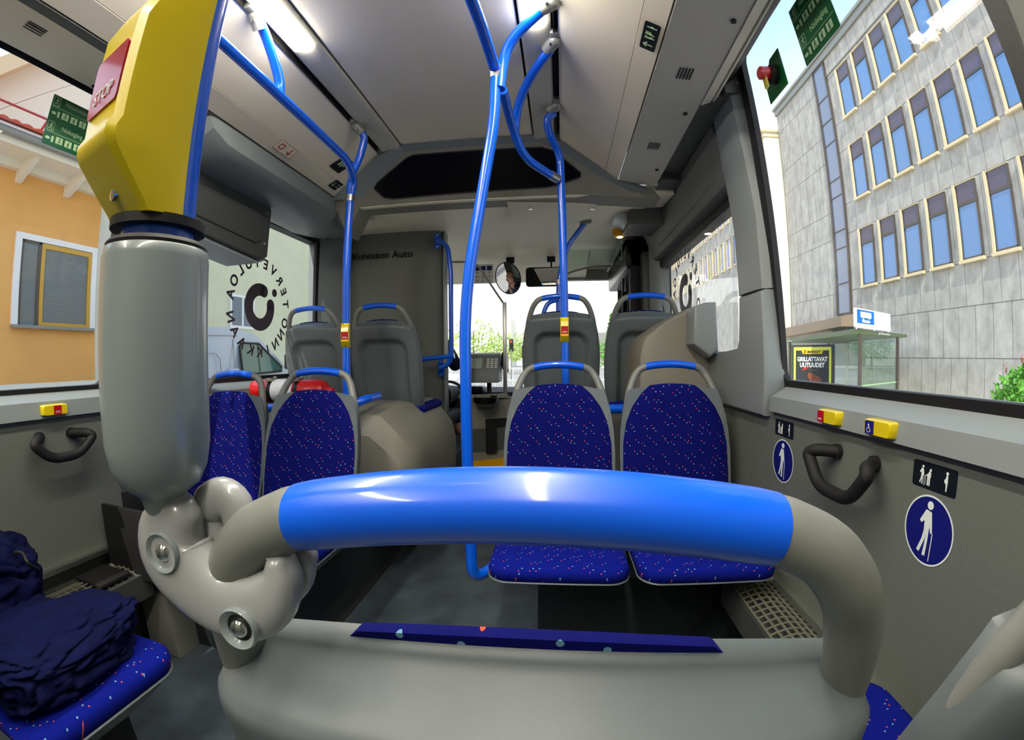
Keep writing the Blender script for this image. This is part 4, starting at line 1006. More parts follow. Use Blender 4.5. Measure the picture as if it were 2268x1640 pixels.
f = lframe(-1.085, 2.035); tt = sticker('ceiling_sticker', 'black striped sticker half behind the left rail end', 'sticker', f, .10, .10, .008, mBlackS, [rrect(.012, .05, 0, 1, -.02, .01), rrect(.012, .05, 0, 1, 0, .01), rrect(.012, .03, 0, 1, .02, .01)], mGreenL)
f = lframe(-1.185, 2.165); tt = sticker('ceiling_sticker', 'small black sticker with an arrow beside the left pole top', 'sticker', f, .075, .06, .006, mBlackS, arrow(-.018, 0, .034, -PI/2, .1)+[rrect(.016, .006, 0, 1, .02, .01), rrect(.016, .006, 0, 1, .02, -.008)], mGreenL)
# vent slots and holes in the air ducts
def slots(label, c, U, V, n=5, L=.062, pitch=.0105):
    f = Frame(c, U, V)
    if f.N.z > 0: f = Frame(c, U, -Vector(V))
    bm = NB(); flat(bm, f, [[(a, b_+(i-(n-1)/2)*pitch) for a, b_ in rrect(L, .0042, .002, 3)] for i in range(n)], -.001, .002)
    tag(obj('air_slots', bm, mBlk), label, 'vent')
slots('five dark speaker slots in the right air duct, nearer ones', (.425, 1.335, .917), (0, 1, 0), (1, 0, -.1))
slots('five dark speaker slots in the right air duct near the bulkhead', (.425, 1.865, .917), (0, 1, 0), (1, 0, -.1))
slots('five dark speaker slots in the left air duct', (-1.365, .595, .928), (0, 1, 0), (1, 0, .1), L=.07)
for (x, y, z, lab) in ((.493, 1.06, .906, 'small dark hole in the right air duct at the top of the picture'), (.487, 1.575, .907, 'small dark hole in the right air duct above the pillar'), (.487, 2.10, .907, 'small dark hole in the right air duct near the bulkhead'), (-1.50, .93, .932, 'small dark hole in the left air duct beside the yellow box')):
    bm = NB(); cyl(bm, (x, y, z-.002), (x, y, z+.006), .008, 16); tag(obj('duct_hole', bm, mBlk), lab, 'hole')

# green exit signs on the glass
def exit_sign(label, fr_, w_, h_):
    tt = thing('emergency_exit_sign', label, 'exit sign', fr_.O, group='green emergency exit signs')
    bm = NB(); flat(bm, fr_, [rrect(w_, h_, .003, 2)], .0, .002); obj('sign_plate', bm, mGreen, tt)
    bm = NB()
    for k, word in ((0, 'Hätäuloskäynti'), (1, 'Nödutgång')):
        y0 = h_*(.25-.5*k)
        text(bm, fr_, word, w_*.12, y0+h_*.135, h_*.095, w_*(.62 if k == 0 else .5), off=.0022)
        ic = [(a-w_*.38, b_+y0+h_*.13) for a, b_ in []]
        flat(bm, fr_, orect(-w_*.39, y0+h_*.13, w_*.15, h_*.18, w_*.008)+man(-w_*.39, y0+h_*.055, h_*.15, 'run'), .0022)
        flat(bm, fr_, [bar(-w_*.47, y0+h_*.012, w_*.47, y0+h_*.012, .0012)], .0022)
        flat(bm, fr_, [disc(w_*.055, -w_*.40, y0-h_*.11, 12, h_*.03), rrect(w_*.05, h_*.12, .002, 2, -w_*.29, y0-h_*.11)], .0022)
        for i in range(3):
            cx = -w_*.13+i*w_*.215; flat(bm, fr_, [rrect(w_*.16, h_*.13, .001, 1, cx, y0-h_*.10)], .0022)
    obj('sign_symbols', bm, mGreenL, tt)
    bm = NB()
    for k in (0, 1):
        y0 = h_*(.25-.5*k)
        for i in range(3):
            cx = -w_*.13+i*w_*.215; flat(bm, fr_, man(cx, y0-h_*.16, h_*.12, ('run', 'old', 'arm')[i]), .0030)
    obj('pictogram_figures', bm, mGreen, tt)
exit_sign('green emergency exit sign on the left window beside the yellow box', Frame((-1.618, .935, .815), (0, 1, 0), (.093, 0, .995)), .178, .176)
exit_sign('green emergency exit sign at the top of the right window', Frame((.688, .985, .885), (0, -1, 0), (-.107, 0, .994)), .185, .185)

# emergency hammer on the right window
tt = thing('emergency_hammer', 'red emergency hammer with yellow tag on a dark green plate on the right window', 'hammer', (.67, 1.24, .86))
f = Frame((.686, 1.245, .865), (0, -1, 0), (-.107, 0, .994))
bm = NB(); flat(bm, f, [[(-.062, -.062), (.062, -.062), (.062, .062), (.0, .062), (-.062, .0)]], 0, .003); obj('backing_plate', bm, MATS['green sign'], tt)
bm = NB(); c0 = f.p(.012, 0, .004); lathe(bm, c0, [(.030, 0), (.030, .02), (.022, .022)], 20, f.N); obj('holder_ring', bm, mBlkM, tt)
bm = NB(); lathe(bm, f.p(.012, .006, .024), [(.020, 0), (.021, .004), (.021, .030), (.016, .034)], 24, f.N); o = obj('hammer_head', bm, mRedE, tt)
bm = NB(); flat(bm, Frame(f.p(.012, -.026, .040), f.U, f.V), [rrect(.020, .040, .002, 2)], 0, .006); obj('yellow_tag', bm, mYel, tt)

# circular greeting film on the side windows, readable from the street
def greeting(label, O, U, V, sc=1.0):
    fr_ = Frame(O, U, V)   # U runs forward seen from outside-reversed
    bm = NB()
    top = 'TERVETULOA'; bot = 'ONNIKKAAN'
    # seen from the outside the words run clockwise over the top and anticlockwise below
    s = -1   # mirrored as we look from inside
    R = .245*sc
    A = [math.radians(172-160*i/(len(top)-1)+(-2)) for i in range(len(top))]
    for ch, a in zip(top, A):
        u, v = R*math.cos(a), R*math.sin(a); text(bm, fr_, ch, s*u, v, .056*sc, None, off=.0, rot=s*(a-PI/2), mirror=True, bold=.03)
    A = [math.radians(197+146*i/(len(bot)-1)) for i in range(len(bot))]
    for ch, a in zip(bot, A):
        u, v = R*math.cos(a), R*math.sin(a); text(bm, fr_, ch, s*u, v, .056*sc, None, off=.0, rot=s*(a+PI/2), mirror=True, bold=.03)
    o = obj('window_lettering', bm, mDecal)
    ro, ri = .130*sc, .062*sc; n = 40; a0, a1 = math.radians(38), math.radians(38+290)
    polys = []
    pts = []
    g0, g1 = math.radians(70), math.radians(360+12)
    bm = NB()
    for i in range(n):
        a = g0+(g1-g0)*i/n; b_ = g0+(g1-g0)*(i+1)/n
        polys.append([(r_*math.cos(q), r_*math.sin(q)) for r_, q in ((ro, a), (ro, b_), (ri, b_), (ri, a))])
    rm = (ro+ri)/2
    for a in (g0, g1): polys.append(disc((ro-ri)/2, rm*math.cos(a), rm*math.sin(a), 20))
    polys.append(disc(.023*sc, .128*sc, .094*sc, 20))
    flat(bm, fr_, polys, 0, .0006)
    tag(o, label, 'window lettering')
    obj('ring_logo', bm, mDecal, o)
def greet2(label, O, U, V, sc=1):
    greeting(label, O, U, V, sc)
greet2('grey circular film TERVETULOA ONNIKKAAN on the left front window, mirrored', (-1.655, 2.175, .305), (0, 1, 0), (.02, 0, 1), 1.03)
greet2('grey circular film on the right front window, cut by the console', (.744, 2.60, .36), (0, -1, 0), (-.03, 0, 1), 1.0)

# fire extinguisher lying behind the left seats
tt = thing('fire_extinguisher', 'red fire extinguisher lying in black straps behind the left rear-facing seats', 'fire extinguisher', (-1.37, 2.06, -.22))
bm = NB(); lathe(bm, (-1.62, 2.06, -.155), [(.012, 0), (.05, .012), (.060, .04), (.060, .41), (.048, .445), (.02, .46), (.018, .49)], 28, (1, 0, 0)); obj('cylinder_body', bm, mRedE, tt)
bm = NB(); lathe(bm, (-1.47, 2.06, -.155), [(.0608, 0), (.0608, .13)], 28, (1, 0, 0)); obj('instruction_label', bm, mWhite, tt, label='white instruction label')
for x in (-1.49, -1.33):
    bm = NB(); lathe(bm, (x, 2.06, -.155), [(.0625, 0), (.0625, .022)], 28, (1, 0, 0)); o = obj('strap', bm, mBlk, tt)
    bm = NB(); bx(bm, x-.004, x+.026, 2.0, 2.05, -.105, -.088, .003); cyl(bm, (x+.03, 2.03, -.085), (x+.045, 2.03, -.085), .006); obj('buckle', bm, mZinc, o)
bm = NB(); bx(bm, -1.64, -1.12, 1.99, 2.13, -.235, -.212, .004); obj('mounting_tray', bm, mBlkM, tt)
bm = NB(); bx(bm, -1.655, -1.645, 1.90, 1.96, -.165, -.125); tag(obj('fire_sticker', bm, mRedE), 'small red sticker on the left wall beside the extinguisher', 'sticker')

# camera dome, driver ceiling lamp
tt = thing('camera_dome', 'white round security camera under the front ceiling left', 'security camera', (-1.24, 2.60, .83))
bm = NB(); lathe(bm, (-1.235, 2.60, .895), [(.055, 0), (.056, -.012), (.040, -.032), (.030, -.036)], 28); obj('dome_housing', bm, mWhite, tt)
bm = NB(); sphere(bm, (-1.25, 2.585, .858), .018); obj('lens', bm, mBlkG, tt)
tt = thing('entrance_lamp', 'clear entrance lamp with orange ring under the front ceiling right', 'lamp', (.45, 2.9, .84))
bm = NB(); prism(bm, [(.36, .93), (.37, .90), (.46, .845), (.52, .85), (.53, .93)], 'y', 2.78, 2.98, .006); obj('clear_cover', bm, MATS['white symbol'], tt)
bm = NB(); prism(bm, [(2.66, .90), (2.70, .82), (3.05, .84), (3.05, .93)], 'x', .44, .76, .012); obj('grey_hood', bm, mWallD, tt)
bm = NB(); lathe(bm, (.43, 3.06, .84), [(.052, .05), (.052, .012), (.040, .0), (.03, -.002)], 24); obj('orange_ring', bm, mYel2, tt)
bm = NB(); lathe(bm, (.43, 3.06, .838), [(.018, 0), (.017, -.004)], 16); obj('bulb', bm, mLamp, tt)

# capacity sticker
tt = thing('capacity_sticker', 'white passenger capacity table with blue symbols beside the centre pole', 'sticker', (-.78, 4.3, .8))
f = Frame((-.735, 4.285, .93), (1, 0, 0), (0, 0, 1)); f.O.z = .842; f.O.y = 4.28
bm = NB(); flat(bm, f, [rrect(.20, .19, .003, 2)], 0, .001); obj('table_sheet', bm, mWhite, tt)
bm = NB(); flat(bm, f, [rrect(.05, .045, .004, 2, -.062+.062*i, .055) for i in range(3)], .001, .001); o = obj('capacity_icon', bm, mNavyS, tt)
bm = NB()
for j, row in enumerate((('39', '31', '0'), ('42', '26', '0'), ('39', '25', '1'))):
    for i, s_ in enumerate(row): text(bm, f, s_, -.062+.062*i, .012-.040*j, .024, off=.001)
obj('numbers', bm, mBlk, tt)

# mirrors
tt = thing('round_mirror', 'round convex mirror reflecting a person, hanging right of the capacity table', 'mirror', (-.41, 3.6, .54))
mc = Vector((-.487, 4.25, .785))
MDIR = Vector((-.375, -.86, -.345)).normalized()
UM = Vector((0, 0, 1)).cross(MDIR).normalized(); fm = Frame(mc, UM, MDIR.cross(UM))
bm = NB()
rm = .138; sag = .0058; n = 40; rgs = []
for k in range(9):
    r_ = rm*math.sin(PI/2*(1-k/8)) if k < 8 else .0008
    d = sag*(1-(r_/rm)**2); rgs.append([fm.p(r_*math.cos(2*PI*i/n), r_*1.12*math.sin(2*PI*i/n), d) for i in range(n)])
loft(bm, rgs); obj('mirror_glass', bm, mMirror, tt, ang=80)
bm = NB(); tube(bm, [fm.p((rm+.001)*math.cos(2*PI*i/40), (rm+.001)*1.12*math.sin(2*PI*i/40), 0) for i in range(41)], .005, 8, cap=False); obj('mirror_rim', bm, mBlk, tt)
bm = NB(); rgs = [[fm.p(rm*s_*math.cos(2*PI*i/n), rm*1.12*s_*math.sin(2*PI*i/n), d) for i in range(n)] for s_, d in ((.99, -.001), (.8, -.03), (.3, -.045))]; loft(bm, rgs); obj('mirror_back', bm, mBlkM, tt)
bm = NB(); cyl(bm, mc+Vector((.0, .03, .1)), (-.460, 4.24, .97), .009); bx(bm, -.50, -.42, 4.22, 4.24, .925, 1.00, .006); obj('mirror_mount', bm, mBlkM, tt)
tt = thing('interior_mirror', 'oblong black interior mirror hanging under the windscreen top edge', 'mirror', (-.12, 4.3, .72))
bm = NB(); rgs = [[Vector((-.135+a, 4.30+d, .80+c_)) for a, c_ in rrect(.36*s_, .19*s_, .03*s_, 5)] for s_, d in ((1, 0), (1, .02), (.8, .05))]; loft(bm, rgs); obj('mirror_shell', bm, mBlkM, tt)
bm = NB(); f = Frame((-.135, 4.299, .80), (1, -.1, 0), (0, -.05, 1)); flat(bm, f, [rrect(.33, .165, .025, 5)], .002, .003); obj('mirror_glass', bm, mMirror, tt)
bm = NB(); cyl(bm, (-.065, 4.31, .86), (-.065, 4.26, .97), .008); bx(bm, -.105, -.025, 4.23, 4.25, .93, 1.005, .006); obj('mirror_mount', bm, mBlkM, tt)
tt = thing('sun_visor', 'grey sun visor at the top right of the windscreen', 'sun visor', (.4, 4.9, .8))
bm = NB(); prism(bm, [(.0, .86), (.55, .86), (.55, .98), (.0, .98)], 'y', 4.86, 4.89, .012); obj('visor_board', bm, mZinc, tt)
tt = thing('clear_guard', 'clear curved plastic guard hanging above the front door', 'guard', (.35, 3.9, .75))
bm = NB(); pts_ = [(.05, .74), (.2, .80), (.45, .83), (.62, .80), (.62, .96), (.05, .96)]; prism(bm, pts_, 'y', 3.88, 3.885); obj('guard_sheet', bm, mGlassG, tt)
bm = NB(); tube(bm, smoothpath([(-.02, 3.88, .66), (.1, 3.88, .75), (.3, 3.88, .80), (.5, 3.88, .80), (.60, 3.88, .76)], 5), .010, 8); obj('guard_edge', bm, mZinc, tt)

# cloth bags on the left seats -----------------------------------------
def blob(name, label, c, rx, ry, rz, seed, rot=0, flatb=-1):
    rnd = random.Random(seed); ph = [(rnd.uniform(2, 9), rnd.uniform(2, 9), rnd.uniform(0, 6), rnd.uniform(.02, .055)) for _ in range(9)]
    from mathutils import noise as NZ
    bm = NB(); bmesh.ops.create_icosphere(bm, subdivisions=6, radius=1)
    so_ = Vector((seed*3.1, seed*1.7, seed))
    for v in bm.verts:
        p = v.co.copy(); k = 1
        for fa, fb, fc, am in ph[:5]: k += am*math.sin(fa*p.x*.6+fb*p.y*.6+fc)
        q = p*1.6+so_; w_ = q+NZ.noise_vector(q*1.3)*.5
        k += .16*NZ.noise(w_*1.1)-.13*(1-abs(NZ.noise(w_*1.9)))**5+.030*(1-abs(NZ.noise(w_*3.4)))**4+.012*NZ.noise(w_*7)
        se = lambda t, e: math.copysign(abs(t)**e, t)
        v.co = Vector((se(p.x, .7)*k*rx, se(p.y, .7)*k*ry, max(flatb, se(p.z, .75)*k)*rz))
    bm.transform(Matrix.Translation(c) @ Matrix.Rotation(rot, 4, 'Z'))
    tt = thing(name, label, 'bag', Vector(c)-Vector((0, 0, rz)), group='navy cloth bags')
    obj('cloth_body', bm, mNavyC, tt, ang=180)
    return tt
tt = blob('cloth_bag', 'crumpled navy cloth bag lying on the left aisle seat cushion', (-1.035, .485, -.575), .175, .205, .060, 3, .15)
bm = NB(); tube(bm, smoothpath([(-1.06, .34, -.520), (-1.0, .38, -.518), (-.96, .43, -.525), (-1.0, .50, -.520), (-1.06, .53, -.525)], 6), .006, 8); obj('drawstring', bm, mNavyC, tt)
tt = blob('cloth_bag', 'tall crumpled navy cloth bag on the left window seat at the picture edge', (-1.36, .45, -.53), .19, .22, .125, 11, -.2)
bm = NB(); tube(bm, smoothpath([(-1.28, .55, -.45), (-1.23, .58, -.44), (-1.20, .58, -.46), (-1.21, .61, -.49)], 6), .005, 8); obj('cord', bm, mBlk, tt)

# =====================================================================
# DRIVER behind the partition (seen in the round mirror)
# =====================================================================
def skin(name, chains, m, parent, label=None, sub=2):
    """chains: list of lists of (x,y,z,r); equal coordinates share a vertex; first vertex is the root"""
    bm = NB(); lay = bm.verts.layers.skin.verify(); idx = {}
    first = True
    for ch in chains:
        prev = None
        for x, y, z, r in ch:
            k = (round(x, 4), round(y, 4), round(z, 4))
            if k not in idx:
                v = bm.verts.new((x, y, z)); v[lay].radius = (r, r); v[lay].use_root = first; first = False; idx[k] = v
            v = idx[k]
            if prev is not None and prev != v and not bm.edges.get((prev, v)): bm.edges.new((prev, v))
            prev = v
    bm.transform(MW[parent].inverted())
    me = bpy.data.meshes.new(name); bm.to_mesh(me); bm.free(); me.materials.append(m)
    o = bpy.data.objects.new(name, me); COL.objects.link(o); o.parent = parent; MW[o] = MW[parent].copy()
    s = o.modifiers.new('skin', 'SKIN'); s.use_smooth_shade = True
    sb = o.modifiers.new('sub', 'SUBSURF'); sb.levels = sub; sb.render_levels = sub
    if label: o['label'] = label
    return o
dx, dy, dz = -1.15, 3.72, -.32     # pelvis
D = lambda x, y, z, r: (dx+x, dy+y, dz+z, r)
t = thing('person', 'person in glasses and dark shirt, hand at chin, reflected in the round mirror', 'person', (dx, dy, dz-.45))
hand = (.10, .20, .60)
chains = [[D(0, 0, 0, .15), D(0, .01, .16, .13), D(0, .0, .34, .145), D(0, -.01, .48, .09), D(0, .0, .555, .055), D(0, .03, .62, .062), D(0, .035, .69, .088), D(0, .03, .765, .078), D(0, .025, .80, .05)],
          [D(0, .0, .34, .145), D(-.17, -.01, .44, .062), D(-.24, .06, .22, .046), D(-.16, .30, .14, .036), D(-.13, .36, .15, .028)],
          [D(0, .0, .34, .145), D(.17, -.01, .44, .062), D(.25, .10, .24, .046), D(.15, .22, .44, .034), D(.11, .20, .52, .026), D(.09, .185, .555, .024)],
          [D(0, 0, 0, .15), D(-.11, .12, -.01, .09), D(-.14, .45, .0, .065), D(-.14, .52, -.36, .05), D(-.14, .62, -.42, .035)],
          [D(0, 0, 0, .15), D(.11, .12, -.01, .09), D(.14, .45, .0, .065), D(.14, .52, -.36, .05), D(.14, .62, -.42, .035)]]
for k in range(4):   # fingers curled at the chin
    a = -.024+.016*k; L = (.8, 1, .95, .75)[k]
    chains.append([D(.09, .185, .555, .024), D(.07, .175+a, .580, .009), D(.04, .165+a*.9, .600*1, .008), D(.02, .150+a*.8, .588, .007)])
chains.append([D(.09, .185, .555, .024), D(.065, .15, .555, .009), D(.045, .135, .575, .008)])
skin('body', chains, mSkin, t)
bm = NB()
sphere(bm, (dx, dy+.118, dz+.705), .013, .9, 1.2, 1.5, 12); sphere(bm, (dx-.088, dy+.03, dz+.70), .018, .5, .8, 1.4, 10); sphere(bm, (dx+.088, dy+.03, dz+.70), .018, .5, .8, 1.4, 10)
bx(bm, dx-.024, dx+.024, dy+.108, dy+.116, dz+.657, dz+.664, .003); obj('face', bm, mSkin, t)
bm = NB()
for s in (-1, 1): sphere(bm, (dx+s*.032, dy+.108, dz+.722), .010, seg=10)
obj('eye', bm, mBlk, t)
bm = NB()
for s in (-1, 1): tube(bm, [(dx+s*.033+.021*math.cos(2*PI*i/16), dy+.124, dz+.722+.016*math.sin(2*PI*i/16)) for i in range(17)], .0018, 6, cap=False); cyl(bm, (dx+s*.054, dy+.122, dz+.724), (dx+s*.088, dy+.03, dz+.718), .0018, 6)
cyl(bm, (dx-.012, dy+.124, dz+.724), (dx+.012, dy+.124, dz+.724), .0018, 6); obj('glasses', bm, mBlk, t)
bm = NB(); sphere(bm, (dx, dy+.012, dz+.752), .088, .98, 1.02, .80, 20); obj('hair', bm, mHair, t)
bm = NB(); sphere(bm, (dx, dy+.075, dz+.640), .046, 1.1, .8, .75, 16); obj('beard', bm, mHair, t)
skin('shirt', [[D(0, 0, .0, .165), D(0, .01, .16, .15), D(0, .0, .34, .160), D(0, -.01, .46, .11), D(0, .0, .52, .066)],
               [D(0, .0, .34, .160), D(-.17, -.01, .44, .078), D(-.24, .06, .22, .060), D(-.20, .18, .18, .050)], [D(0, .0, .34, .160), D(.17, -.01, .44, .078), D(.25, .10, .24, .060), D(.20, .16, .34, .050)]], mShirt, t)
skin('trousers', [[D(0, 0, -.01, .16), D(-.11, .12, -.01, .105), D(-.14, .45, .0, .080), D(-.14, .52, -.33, .065)], [D(0, 0, -.01, .16), D(.11, .12, -.01, .105), D(.14, .45, .0, .080), D(.14, .52, -.33, .065)]], mBlkM, t)
t = thing('driver_seat', 'black driver seat behind the grey partition', 'seat', (dx, dy, -.80))
b = NB(); bx(b, dx-.25, dx+.25, dy-.22, dy+.32, dz-.26, dz-.13, .05, 4); obj('seat', b, mBlkM, t)
b = NB(); bx(b, dx-.24, dx+.24, dy-.34, dy-.21, dz-.2, dz+.52, .05, 4); obj('backrest', b, mBlkM, t)
b = NB(); bx(b, dx-.15, dx+.15, dy-.15, dy+.2, -.80, dz-.25); obj('pedestal', b, mBlkM, t)

# =====================================================================
# STREET
# =====================================================================
RD = -1.47
b = NB(); bx(b, -60, 8.0-1.5, -15, 90, RD-.1, RD); tag(obj('road', b, mAsph), 'grey asphalt street around the bus', 'road')['kind'] = 'structure'
b = NB(); bx(b, 6.5, 60, -15, 90, RD-.1, RD+.12); tag(obj('pavement', b, mPave), 'light paved ground on the right of the street', 'pavement')['kind'] = 'structure'
b = NB(); bx(b, -30, -6.9, -15, 40, RD-.1, RD+.12); tag(obj('pavement', b, mPave), 'light paved ground in front of the orange house', 'pavement')['kind'] = 'structure'

# --- grey office building on the right ---
PSI = .0208826625; K = 12.5/11.4; DX = 12.5
t = thing('office_building', 'grey stone-clad office building with narrow windows outside the right window', 'building', (0, 0, 0), -PSI)
b = NB(); bx(b, DX, DX+1.5, -2, 24.4, RD+.12, 14.0); bx(b, DX, DX+1.5, 30.2, 70, RD+.12, 14.0); obj('stone_wall', b, mStone, t, True)
b = NB(); bx(b, DX-.12, DX+1.5, -2, 24.4, 14.0, 14.35); bx(b, DX-.2, DX+1.5, -2, 24.5, 14.35, 14.5); bx(b, DX-.06, DX+.2, -2, 18.7, 13.1, 13.15); obj('parapet', b, mZinc, t, True)
b = NB()
zs = [-.02, 1.57, 2.92, 5.44, 6.74, 9.17, 10.5, 12.90]
for z in zs: bx(b, DX-.004, DX+.01, -2, 24.4, z-.008, z+.008)
zz = [RD]+zs+[14.0]
for i in range(len(zz)-1):
    u = 1.0+(.0 if i % 2 else .36)
    while u < 24.3: bx(b, DX-.003, DX+.01, u-.005, u+.005, zz[i], zz[i+1]); u += .724
obj('panel_joints', b, MATS['dark grey trim plastic'], t, True)
W_ = .98
def officewin():
    o = {}
    b = NB()
    d0, d1 = DX-.10, DX+.02
    H = 2.42
    bx(b, d0-.02, d1, W_-.085, W_, 0, H); bx(b, d0-.04, d1, -.05, W_+.03, -.10, 0); bx(b, d0+.02, d1, 0, W_-.085, H-.025, H)
    o['frame'] = (finish(b, 'window_frame', mCream), 'window_frame')
    b = NB(); bx(b, DX-.055, DX, .01, W_-.05, H*.70, H*.74); bx(b, DX-.05, DX, .02, .09, 0, H-.05); bx(b, DX-.05, DX, W_-.11, W_-.045, 0, H-.05); bx(b, DX-.05, DX, .05, W_-.05, 0, .07)
    o['bars'] = (finish(b, 'glazing_bars', mBrown), 'glazing_bars')
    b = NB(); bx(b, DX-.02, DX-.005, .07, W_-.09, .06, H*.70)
    o['pane'] = (finish(b, 'window_glass', mSkyGl), 'window_glass')
    b = NB(); bx(b, DX-.03, DX-.01, .07, W_-.09, H*.74, H-.05)
    o['tr'] = (finish(b, 'transom_panel', mTrans), 'transom_panel')
    return o
OW = officewin()
def put(kind, u, z, parent):
    me, nm = OW[kind]; o = bpy.data.objects.new(nm, me); COL.objects.link(o); o.parent = parent; o.location = (0, u, z); MW[o] = MW[t].copy(); return o
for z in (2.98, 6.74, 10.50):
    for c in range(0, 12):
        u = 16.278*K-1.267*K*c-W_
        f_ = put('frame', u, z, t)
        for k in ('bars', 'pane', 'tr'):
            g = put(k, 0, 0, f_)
b = NB(); bx(b, DX-.10, DX+.01, -.05, 0, -.05, 2.2); bx(b, DX-.10, DX+.01, .62, .66, -.05, 2.2); bx(b, DX-.12, DX+.01, -.05, .66, -.12, 0); bx(b, DX-.10, DX+.01, 0, .62, 2.16, 2.2)
OW['frame2'] = (finish(b, 'window_frame', mCream), 'window_frame')
b = NB(); bx(b, DX-.03, DX-.005, 0, .62, 0, 2.16); OW['pane2'] = (finish(b, 'window_glass', mSkyGl), 'window_glass')
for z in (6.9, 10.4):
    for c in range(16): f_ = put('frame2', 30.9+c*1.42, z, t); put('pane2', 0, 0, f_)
b = NB(); bx(b, DX-.05, DX-.01, 18.75, 19.75, 1.97, 13.9); obj('stair_glazing', b, MATS['bus stair glass'] if 'bus stair glass' in MATS else M('bus stair glass', srgb(110, 124, 150), .08, coat=.8), t, True)
b = NB(); bx(b, DX-.10, DX, 19.72, 19.84, 1.9, 13.95); bx(b, DX-.10, DX, 18.68, 18.76, 1.9, 13.95)
for z in (1.95, 3.3, 4.9, 5.7, 7.3, 8.1, 9.9, 11.0, 12.2, 13.9): bx(b, DX-.07, DX, 18.7, 19.8, z-.03, z+.03)
obj('stair_bar', b, mBrown, t, True)
b = NB(); loft(b, [[Vector((DX-.9, 18.2, 1.30)), Vector((DX, 18.2, 1.30)), Vector((DX, 18.2, 1.85)), Vector((DX-.9, 18.2, 1.72))], [Vector((DX-.2, 28, 1.05)), Vector((DX+.3, 28, 1.05)), Vector((DX+.3, 28, 1.7)), Vector((DX-.2, 28, 1.55))]]); obj('entrance_canopy', b, mShade, t, True)
b = NB()
for u0 in (17.9, 19.1):
    bx(b, DX-.06, DX, u0, u0+.08, RD, 1.3); bx(b, DX-.06, DX, u0+1.1, u0+1.18, RD, 1.3); bx(b, DX-.06, DX, u0, u0+1.18, .62, .70); bx(b, DX-.06, DX, u0, u0+1.18, -.5, -.42)
obj('entrance_door_frame', b, mZinc, t, True)
b = NB(); bx(b, DX-.03, DX-.01, 17.9, 20.3, RD, 1.3); obj('entrance_glass', b, MATS['bus stair glass'], t, True)
t = thing('white_annex', 'white sunlit annex with a cornice between the pillar and the grey office wall', 'building', (DX, 27, RD), -PSI)
b = NB(); bx(b, -.25, 1.5, -2.6, 3.2, 0, 14.6); 
obj('white_wall', b, mWhiteR, t, True)
b = NB(); bx(b, -.45, 1.5, -2.7, 3.2, 14.6, 14.75); bx(b, -.35, 1.5, -2.65, 3.2, 14.3, 14.4); obj('cornice', b, mCream, t, True)

# --- bus shelter ---
t = thing('bus_shelter', 'glass bus shelter with an olive roof edge in front of the grey office wall', 'bus shelter', (8.8, 13, RD+.12))
Cc, Rr, Ll = Vector((7.38, 10.5, 0)), Vector((10.95, 12.75, 0)), Vector((9.55, 18.4, 0))
Xx = Rr+(Ll-Cc)
def zed(v, z): return Vector((v.x, v.y, z))
b = NB(); loft(b, [[zed(Cc, .58), zed(Rr, .62), zed(Xx, .66), zed(Ll, .60)], [zed(Cc, .71), zed(Rr, .71), zed(Xx, .75), zed(Ll, .72)]]); obj('roof', b, mShelt, t)
d1 = (Rr-Cc).normalized(); d2 = (Ll-Cc).normalized()
fs = Frame(Cc+d1*2.05+Vector((0, 0, .645)), d1, (0, 0, 1))
if fs.N.y > 0: fs = Frame(fs.O, -d1, (0, 0, 1))
b = NB(); text(b, Frame(Cc+d1*2.15+Vector((0, 0, .648)), d1, (0, 0, 1)), 'JCDecaux', 0, 0, .055, .95, off=.004, bold=.02); obj('roof_lettering', b, mWhite, t)
fL = Frame(Cc+d2*7.3+Vector((0, 0, .655)), -d2, (0, 0, 1)); b = NB(); text(b, fL, 'JCDecaux', 0, 0, .055, 1.0, off=.01, bold=.02); obj('roof_lettering', b, mWhite, t)
b = NB()
for p in (Cc+d1*.35, Cc+d1*3.3, Cc+d2*7.2, Cc+d1*3.3+d2*7): bx(b, p.x-.035, p.x+.035, p.y-.035, p.y+.035, RD+.12, .60)
obj('roof_post', b, mBrown, t)
def vpanel(bm, a, b_, z0, z1, th=.01):
    n = Vector((-(b_-a).y, (b_-a).x, 0)).normalized()*th
    loft(bm, [[zed(a, z0), zed(b_, z0), zed(b_, z1), zed(a, z1)], [zed(a+n, z0), zed(b_+n, z0), zed(b_+n, z1), zed(a+n, z1)]])
b = NB(); vpanel(b, Cc+d1*.4, Cc+d1*3.28, -1.2, .57); obj('side_glass', b, mGlassG, t)
b = NB(); vpanel(b, Cc+d1*3.3+d2*.2, Cc+d1*3.3+d2*7, -1.2, .55); obj('back_glass', b, mGlassG, t)
b = NB(); vpanel(b, Cc+d1*.5, Cc+d1*3.2, -.745, -.71, .04); obj('lean_rail', b, mGreenL, t)
t = thing('bus_stop_sign', 'white and blue bus stop sign standing on the shelter roof', 'sign', Cc+Vector((0, 0, .75)))
fs = Frame(Cc+d1*1.32+Vector((0, 0, .985)), d1, (0, 0, 1))
b = NB(); flat(b, fs, [rrect(2.55, .50, .04, 3)], -.03, .06); obj('sign_board', b, mWhite, t)
b = NB(); flat(b, fs, [rrect(1.15, .34, .0, 1, -.62, .045)], .032, .004); obj('blue_field', b, M('sign blue', srgb(0, 120, 210), .5), t)
b = NB(); flat(b, fs, [rrect(.74, .15, .03, 3, -.62, .095), disc(.03, -.82, .012, 10), disc(.03, -.42, .012, 10)], .038, .004); flat(b, fs, [rrect(.54, .06, .02, 3, -.62, -.07), rrect(.16, .04, .015, 3, -.80, -.04)], .038, .004); obj('bus_symbol', b, mWhite, t)
b = NB()
for u in (-1.2, 0, 1.1): p = fs.p(u, -.27, 0); bx(b, p.x-.02, p.x+.02, p.y-.02, p.y+.02, .70, .78)
